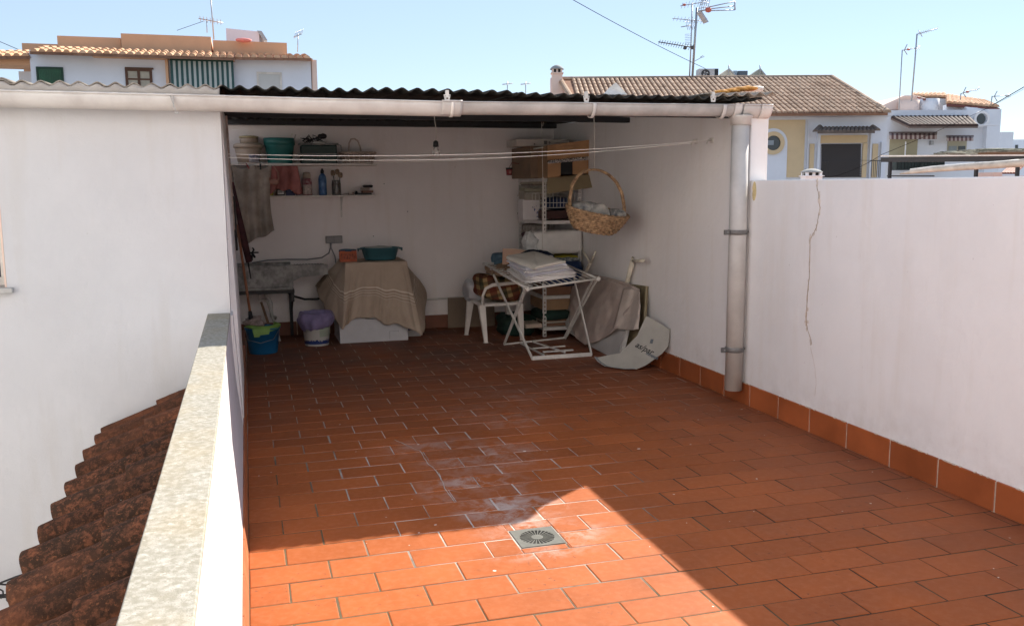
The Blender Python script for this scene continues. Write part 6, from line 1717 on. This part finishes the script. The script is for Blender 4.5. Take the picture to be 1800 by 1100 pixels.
# gable on the left with a small chimney
mm = MB(); a, b, c = P_at(968, 120, DR_+4.5), P_at(992, 137, DR_+4.5), P_at(1024, 165, DR_+.2)
mm.prism([P_at(968, 137, DR_+3.9), P_at(986, 137, DR_+3.9), P_at(1018, 163, DR_+3.9), P_at(1018, 190, DR_+3.9), P_at(968, 190, DR_+3.9)], EY*.5); obj('gable_wall', mm, mat('pinkish_far', (.72, .62, .60), .9, .04, 1, 0), rh)
def small_chimney(name, px0, py0, px1, py1, ly, label, dome=True):
    xa, za = FL(px0, py1, ly); xb, zb = FL(px1, py0, ly); w = xb-xa; h = zb-za; xc = (xa+xb)/2; p = FM @ Vector((xc, ly, za))
    t = thing(name, p, label, 'chimney'); mm = MB(xf=FM)
    mm.box(xa+w*.08, xb-w*.08, ly-w*.42, ly+w*.42, za-1.2, za+h*.28)
    mm.box(xa, xb, ly-w*.5, ly+w*.5, za+h*.281, za+h*.36)
    obj('stack', mm, PEACH if w > .3 and ly > 20 else WHITE_F2, t)
    mm = MB(xf=FM)
    for sx in (-1, 0, 1):
        for sy in (-1, 1):
            x = xc+sx*w*.34; y = ly+sy*w*.34; mm.box(x-w*.07, x+w*.07, y-w*.07, y+w*.07, za+h*.361, za+h*.62)
    obj('pillars', mm, WHITE_F2 if ly < 20 else PEACH, t, kind='stuff')
    mm = MB(xf=FM); mm.box(xa+w*.2, xb-w*.2, ly-w*.2, ly+w*.2, za+h*.3605, za+h*.61); obj('flue', mm, BLACK, t)
    mm = MB(xf=FM); mm.lathe([(w*.56, 0), (w*.54, h*.07), (w*.40, h*.22), (w*.2, h*.33), (.0001, h*.37)], (xc, ly, za+h*.621), 20, cap1=False); obj('cap', mm, mat('weathered_cap', (.30, .30, .29), .9, .15, 8, .2), t)
    return t
small_chimney('chimney', 968, 114, 990, 137, DR_+3.9, 'small round-topped chimney at the left end of the big tan tiled roof')
# little tiled canopy over the shutter
cn = thing('door_canopy', P_at(1488, 234, DR_-.4), 'small canopy of grey-brown tiles over the wide dark shutter', 'canopy')
A_, B_ = P_at(1437, 232.5, DR_-.75), P_at(1538, 231, DR_-.75); C_, D_ = P_at(1534, 225, DR_-.15), P_at(1441, 225.5, DR_-.15)
A_.z = B_.z = (A_.z+B_.z)/2; C_.z = D_.z = (C_.z+D_.z)/2
mm = MB(); n = 14
for i in range(n):
    a = A_.lerp(B_, (i+.5)/n); b = D_.lerp(C_, (i+.5)/n); mm = MB(); cyl_tile_strip(mm, a, b-a, (b-a).length, .060, 6); obj('roof_tile', mm, mat('greybrown_tile', (.15, .12, .10), .9, .2, 6, .1, rnd=.15), cn, solid=.012)
mm = MB(); mm.prism([A_, B_, C_, D_], (0, 0, -.05)); obj('canopy_deck', mm, _mc['greybrown_tile'], cn)
mm = MB(); ridge_line(mm, P_at(1433, 232, DR_-.75), P_at(1441, 224, DR_-.15), .08, .2); ridge_line(mm, P_at(1543, 230, DR_-.75), P_at(1534, 224, DR_-.15), .08, .2); obj('edge_tiles', mm, _mc['greybrown_tile'], cn, kind='stuff')

# roof-top machines behind the ridge
LY = DR_+5.5
ac = thing('air_conditioner', P_at(1248, 138, LY), 'grey air conditioning unit with a round fan on the roof ridge', 'air conditioner')
ACM = mat('ac_casing', (.42, .41, .40), .5, .1, 4, 0)
fb('casing', (1228, 121, 1263, 139), 0, .5, ACM, ac, LY); fb('side_grille', (1256, 121.5, 1262.5, 138), -.01, -.001, BLACK, ac, LY)
xc_, zc_ = FL(1240, 130, LY)
ring(.15, .12, -.03, -.001, BLACK, 'fan_ring', ac, xc_, zc_, LY, 24)
mm = MB(xf=FM); mm.prism([Vector((xc_+.12*math.cos(2*PI*k/20), LY-.012, zc_+.12*math.sin(2*PI*k/20))) for k in range(20)], (0, .01, 0)); obj('fan_recess', mm, mat('fan_dark', (.06, .06, .06), .6), ac)
mm = MB(xf=FM)
for k in range(4):
    a = k*PI/2+.4; mm.prism([Vector((xc_+.02*math.cos(a+1.5), LY-.02, zc_+.02*math.sin(a+1.5))), Vector((xc_+.1*math.cos(a-.25), LY-.02, zc_+.1*math.sin(a-.25))), Vector((xc_+.1*math.cos(a+.25), LY-.02, zc_+.1*math.sin(a+.25)))], (0, .006, 0))
obj('fan_blades', mm, ACM, ac)
DUCT = mat('duct_cream', (.50, .47, .38), .7, .1, 3, 0)
for (p_, lb_) in ((((1263, 133), (1281, 121), (1299, 139), (1263, 139)), 'peaked cream roof cowl just right of the air conditioning unit'), (((1316, 135), (1336, 121), (1351, 139), (1316, 139)), 'peaked grey roof cowl at the right end of the rooftop machines')):
    t = thing('roof_cowl', P_at(p_[1][0], 139, LY), lb_, 'roof cowl'); mm = MB(); mm.prism([P_at(x, y, LY+.02) for x, y in p_], EY*.6); obj('body', mm, DUCT if p_[0][0] < 1300 else mat('duct_grey', (.25, .26, .22), .7), t)
    x_, y_ = p_[1]; mm = MB(); mm.bar(P_at(x_, y_, LY-.01), P_at(p_[2][0], p_[2][1], LY-.01), .04, .04); mm.tube([P_at(x_, y_+16, LY-.03), P_at(x_, y_-6, LY-.03)], .02, 6); obj('edge_rail', mm, STEEL, t)
fb('water_tank', (1290, 124, 1297.5, 139), .1, .5, mat('blueish_panel', (.30, .38, .44), .5), None, LY, label='narrow bluish panel between the cream cowl and the dark box on the roof', cat='tank')
fb('solar_box', (1298, 124.5, 1315, 138.5), .05, .5, mat('slate_panel', (.07, .09, .11), .4), None, LY, label='dark slate box between the two peaked cowls on the roof', cat='box')
fb('machine_base', (1208, 135, 1226, 139.5), 0, .6, mat('base_grey', (.3, .3, .28), .7), None, LY, label='low grey base left of the air conditioning unit on the roof', cat='base')

# ---- far right white house (33 m)
D3 = 33.0
fh = thing('white_terrace_house', P_at(1640, 320, D3)*1, 'white house with a brown tile awning, striped awnings and a round window, far right', 'house')
fb('wall', (1545, 193, 1754, 420), 0, 5, WHITE_FAR, fh, D3)
mm = MB(); mm.prism([P_at(x, y, D3+.35) for x, y in ((1700, 193.5), (1698, 188), (1707, 189), (1752, 192), (1752, 194))], EY*4); obj('wall_top', mm, WHITE_F2, fh)
fb('side_pier', (1716, 193, 1754, 420), -.25, -.002, WHITE_FAR, fh, D3)
# parapet with rounded white tower and roof
mm = MB(); mm.prism([P_at(x, y, D3+2.2) for x, y in ((1548, 193), (1548, 187), (1590, 168), (1612, 168), (1612, 193))], EY*3); obj('gable_wall', mm, PEACH, fh)
for (x0_, x1_, y_, n_) in ((1590, 1626, 175, 1), (1626, 1661, 172, 2)):
    xa, za = FL(x0_, 193, D3+1.4); xb, zb = FL(x1_, y_, D3+1.4)
    mm = MB(xf=FM); mm.lathe([((xb-xa)/2, za-.2), ((xb-xa)/2, zb)], ((xa+xb)/2, D3+1.9, 0), 28); obj('round_tower', mm, PEACH if n_ == 1 else WHITE_F2, fh)
A_, B_ = P_at(1664, 183, D3+.6), P_at(1756, 190, D3+.3); C_, D_ = P_at(1731, 180, D3+3.5), P_at(1664, 169.5, D3+3.5)
up_ = None
def tiled_quad(name, A, B, C, D, m, parent, n, nc, r=.08):
    mm = MB()
    for i in range(n):
        for c in range(nc):
            u = (i+.5)/n; a = A.lerp(B, u).lerp(D.lerp(C, u), c/nc); b = A.lerp(B, u).lerp(D.lerp(C, u), (c+1)/nc)
            cyl_tile_strip(mm, a+Vector((0, 0, .02)), (b-a)-Vector((0, 0, .01)), (b-a).length*1.05, r, 4)
    obj(name, mm, m, parent, kind='stuff'); mm = MB(); mm.prism([A, B, C, D], (0, 0, -.1)); obj('roof_deck', mm, FT3, parent)
tiled_quad('roof_tiles', A_, B_, C_, D_, FT1, fh, 10, 7, .11)
A_, B_ = P_at(1604, 170, D3+3.6), P_at(1664, 172.5, D3+3.6); C_, D_ = P_at(1662, 166.5, D3+4.6), P_at(1604, 167, D3+4.6)
tiled_quad('roof_tiles', A_, B_, C_, D_, FT1, fh, 8, 2, .1)
mm = MB(); mm.bar(P_at(1664, 184.5, D3+.55), P_at(1757, 192, D3+.25), .05, .06); obj('eave_board', mm, mat('maroon_board', (.16, .05, .04), .7), fh)
mm = MB(); mm.bar(P_at(1603, 168.5, D3+3.5), P_at(1626, 175, D3+1.5), .05, .08); obj('eave_board', mm, _mc['maroon_board'], fh)
mm = MB(); mm.prism([P_at(x, y, D3+3.2) for x, y in ((1600, 195), (1600, 172), (1662, 174), (1664, 176), (1735, 184), (1735, 195))], EY*.3); obj('gable_wall', mm, WHITE_F2, fh)
mm = MB(); mm.prism([P_at(x, y, D3+.8) for x, y in ((1664, 195), (1664, 184.5), (1752, 191), (1752, 195))], EY*.3); obj('gable_wall', mm, WHITE_F2, fh)
# brown tile awning
cn = thing('tile_awning', P_at(1640, 224, D3-.6), 'long dark brown tiled awning roof on the far right white house', 'awning')
A_, B_ = P_at(1598, 222.5, D3-1.6), P_at(1719, 222.5, D3-1.6); C_, D_ = P_at(1703, 209.5, D3-.02), P_at(1566, 209.5, D3-.02)
A_.z = B_.z = (A_.z+B_.z)/2; C_.z = D_.z = (C_.z+D_.z)/2+.05
n = 18; me_ = None
BT = mat('dark_brown_tile', (.045, .026, .022), .85, .25, 4, .1, rnd=.2, col2=(.085, .05, .04))
for i in range(n):
    a = A_.lerp(B_, (i+.5)/n); b = D_.lerp(C_, (i+.5)/n); mm = MB(); cyl_tile_strip(mm, a+Vector((0, 0, .01)), b-a, (b-a).length, .078, 6); obj('roof_tile', mm, BT, cn, solid=.012)
mm = MB(); mm.prism([A_, B_, C_, D_], (0, 0, -.06)); obj('awning_deck', mm, mat('pale_mortar_far', (.16, .12, .10), .9), cn)
fb('fascia', (1598, 223.5, 1719, 226), -1.5, -1.2, WHITE_FAR, cn, D3)
# round window
xw2, zw2 = FL(1724, 209.5, D3-.25); p2 = D3/1584
w_ = ring(13.5*p2, 9.5*p2, -.34, -.252, WHITE_F2, 'round_window', fh, xw2, zw2, D3, 30)
mm = MB(xf=FM); mm.prism([Vector((xw2-.04+9.5*p2*math.cos(2*PI*k/28), D3-.28, zw2+9.5*p2*math.sin(2*PI*k/28))) for k in range(28)], (0, .02, 0)); obj('pane', mm, DARKGL, w_)
# recessed balcony, openings and awnings
fb('balcony_recess', (1562, 243, 1613, 283), -.02, -.002, mat('khaki_wall', (.40, .36, .24), .9, .05, 1, 0), fh, D3)
fb('balcony_post', (1584, 250, 1587, 283), -.3, -.25, WHITE_F2, fh, D3)
fb('window', (1664, 247, 1699, 276), -.03, -.002, mat('khaki_blind', (.42, .40, .30), .8, .05, 2, 0), fh, D3)
fb('pane', (1683, 257, 1696, 270), -.05, -.031, DARKGL, fh, D3); fb('pane', (1666, 257, 1681, 270), -.05, -.031, mat('grey_pane', (.25, .28, .28), .4), fh, D3)
fb('wall_lamp', (1633, 248, 1638, 255), -.15, -.002, STEEL, fh, D3)
AWR, AWC = mat('awning_maroon', (.15, .085, .085), .8, .1, 3, 0), mat('awning_pink', (.44, .37, .35), .8, .05, 3, 0)
for (x0_, y0_, x1_, y1_, n, lb_) in ((1563, 234, 1647, 245, 21, 'longer maroon and pink striped awning over the balcony, far right house'), (1664, 240, 1711, 248, 13, 'shorter maroon and pink striped awning over the window, far right house')):
    t = thing('striped_awning', P_at((x0_+x1_)/2, y1_, D3-.5), lb_, 'awning')
    for i in range(n):
        xa_, xb_ = x0_+(x1_-x0_)*i/n, x0_+(x1_-x0_)*(i+1)/n
        mm = MB(); mm.add([P_at(xa_, y0_, D3-.1), P_at(xb_, y0_, D3-.1), P_at(xb_, y0_+(y1_-y0_)*.35, D3-.5), P_at(xa_, y0_+(y1_-y0_)*.35, D3-.5), P_at(xb_, y1_, D3-.5), P_at(xa_, y1_, D3-.5)], [(0, 1, 2, 3), (3, 2, 4, 5)])
        obj('stripe', mm, AWR if i % 2 else AWC, t, solid=.01)
    mm = MB(); mm.bar(P_at(x0_, y0_-.5, D3-.12), P_at(x1_, y0_-.5, D3-.12), .06, .06); obj('rail', mm, mat('awning_rail', (.2, .17, .17), .6), t)
fb('balcony', (1557, 285, 1640, 300), -.9, -.5, mat('dark_balcony', (.035, .045, .04), .8, .4, 5, .3), fh, D3)
mm = MB()
for i in range(15): frame_box(mm, 1559+i*5.6, 284, 1560+i*5.6, 300, D3, -.95, -.91)
obj('railing', mm, BLACK, fh)
# distant white houses
fb('distant_house', (850, 176, 975, 420), 0, 6, WHITE_FAR, None, 60, label='distant white block below the two tiny aerials, hidden behind the lean-to roof', cat='house')
fb('distant_house', (1749, 232, 1782, 400), 0, 6, WHITE_FAR, None, 55, label='plain white block right of the house with the round window', cat='house')
t = thing('distant_house', P_at(1800, 330, 62), 'low white block with two small windows at the right edge of the picture', 'house')
fb('wall', (1760, 245, 1860, 400), 0, 6, mat('pale_blue_white', (.70, .74, .80), .9, .03, 1, 0), t, 62)
fb('window', (1773, 256, 1777, 262), -.05, -.002, DARKGL, t, 62); fb('window', (1784, 255, 1789, 262), -.05, -.002, DARKGL, t, 62)

# ---- pergola, reeds and rolled awning on the next terrace
mb = MB(); mb.box(3.431, 16, -4.4, 14, -.4, -.1); obj('neighbour_terrace', mb, TILE, kind='structure')
PD = 9.0
pg = thing('pergola', P_at(1660, 320, PD), 'black metal pergola frame with a pale top edge on the neighbouring terrace', 'pergola')
def fbar(a, b, ly0, ly1, w, h): mm = MB(); mm.bar(PF(*a, ly0), PF(*b, ly1), w, h); return mm
obj('beam', fbar((1550, 281), (1830, 279), PD, PD-1.0, .05, .045), BLACK, pg)
obj('top_edge', fbar((1550, 274.5), (1830, 273), PD, PD-1.0, .06, .012), WPAINT, pg)
for x, y in ((1565, 285), (1717, 285), (1789, 292)):
    mm = MB(); a = PF(x, y, PD-(x-1550)/280*1.0+.03); mm.bar(a, Vector((a.x, a.y, -.1)), .026, .026, (0, 1, 0)); obj('post', mm, BLACK, pg)
obj('rail', fbar((1560, 309.5), (1642, 309.5), PD, PD-.3, .03, .012), BLACK, pg)
mm = MB()
for i in range(260):
    q = random.random(); x = 1640+q*180; y = 271-min(1, (x-1640)/80)*6+random.uniform(-3, 3); ly = PD+1+random.uniform(-1, 1)
    a = PF(x, y, ly); mm.tube([a, a+Vector((random.uniform(-.1, .1)+.25, random.uniform(-.05, .05), random.uniform(-.01, .01)))], .006, 4)
frame_box(mm, 1650, 270, 1830, 274, PD+1, -1, 1)
obj('reed_roof', mm, mat('dry_reed', (.17, .17, .13), .95, .3, 20, .4, col2=(.30, .30, .24)), label='grey green reed matting laid on top of the black pergola', cat='reed matting')
mm = MB(); pts = [PF(x, y, ly) for x, y, ly in ((1582, 306, 8.6), (1600, 303, 8.5), (1640, 298, 8.3), (1700, 293.5, 8.0), (1760, 289.5, 7.7), (1830, 284, 7.4))]
mm.tube(pts, [.006, .015, .024, .028, .030, .034], 12); mm2 = MB(); mm2.tube([p+Vector((0, 0, .02)) for p in pts[1:]], .012, 8)
t = thing('rolled_awning', pts[0], 'long rolled pale canvas awning lying slanted across the black pergola', 'awning')
obj('canvas_roll', mm, mat('beige_canvas', (.42, .37, .31), .9, .15, 9, .3, col2=(.55, .50, .43)), t); obj('pole', mm2, WPAINT, t)
t = thing('small_tile_roof', P_at(1780, 308, 12), 'small fragment of red curved tiles beneath the pergola at the right edge', 'roof')
for i in range(5):
    mm = MB(); a, b = P_at(1762+i*5, 306, 12), P_at(1775+i*5, 294, 12.6); cyl_tile_strip(mm, a, b-a, (b-a).length, .024, 5); obj('roof_tile', mm, mat('brick_red_tile', (.22, .07, .045), .8, .2, 9, .1, rnd=.2), t, solid=.006)
fb('wall', (1745, 303, 1762, 330), 0, .5, PEACH, t, 12); fb('wall', (1762.5, 309, 1830, 330), 0, .5, PEACH, t, 12)
small_chimney('chimney', 1409, 296, 1444, 316, 10.5, 'small white chimney with a domed cap just above the right wall, over the crack')

# ---- overhead cables
def cable(label, pts, r=.006, m=BLACK, sag=0):
    mm = MB(); P = [Vector(p) for p in pts]; out = []
    for i in range(len(P)-1):
        for k in range(12):
            q = k/12; p = P[i].lerp(P[i+1], q); p.z -= 4*sag*q*(1-q); out.append(p)
    out.append(P[-1]); mm.tube(out, r, 5); obj('cable', mm, m, label=label, cat='cable')
GW = mat('grey_wire', (.06, .06, .065), 1.0, spec=0.0)
BW_ = mat('black_wire', (.015, .015, .016), 1.0, spec=0.0)
cable('thin grey wire slanting down across the sky to the air conditioning unit', [PF(975, -18, 20), PF(1240, 121, 28)], .008, GW, .05)
cable('black cable rising from the small white chimney towards the upper right', [PF(1444, 309, 10.5), PF(1480, 306, 10.8), PF(1550, 272, 12), PF(1742, 187, 20), PF(1830, 139, 24)], .0036, BW_, .02)
cable('second thin wire from the roof-end aerial to the upper right', [PF(1745, 185, 30), PF(1830, 136, 28)], .014, GW)
cable('faint wire behind the house with orange parapets, upper left', [PY(-60, 48, 30), PY(52, 96, 30)], .010, GW)
cable('faint wire between the parapet and the tall thin aerial, upper left', [PY(311, 54, 29), PY(357, 38, 29)], .008, GW)
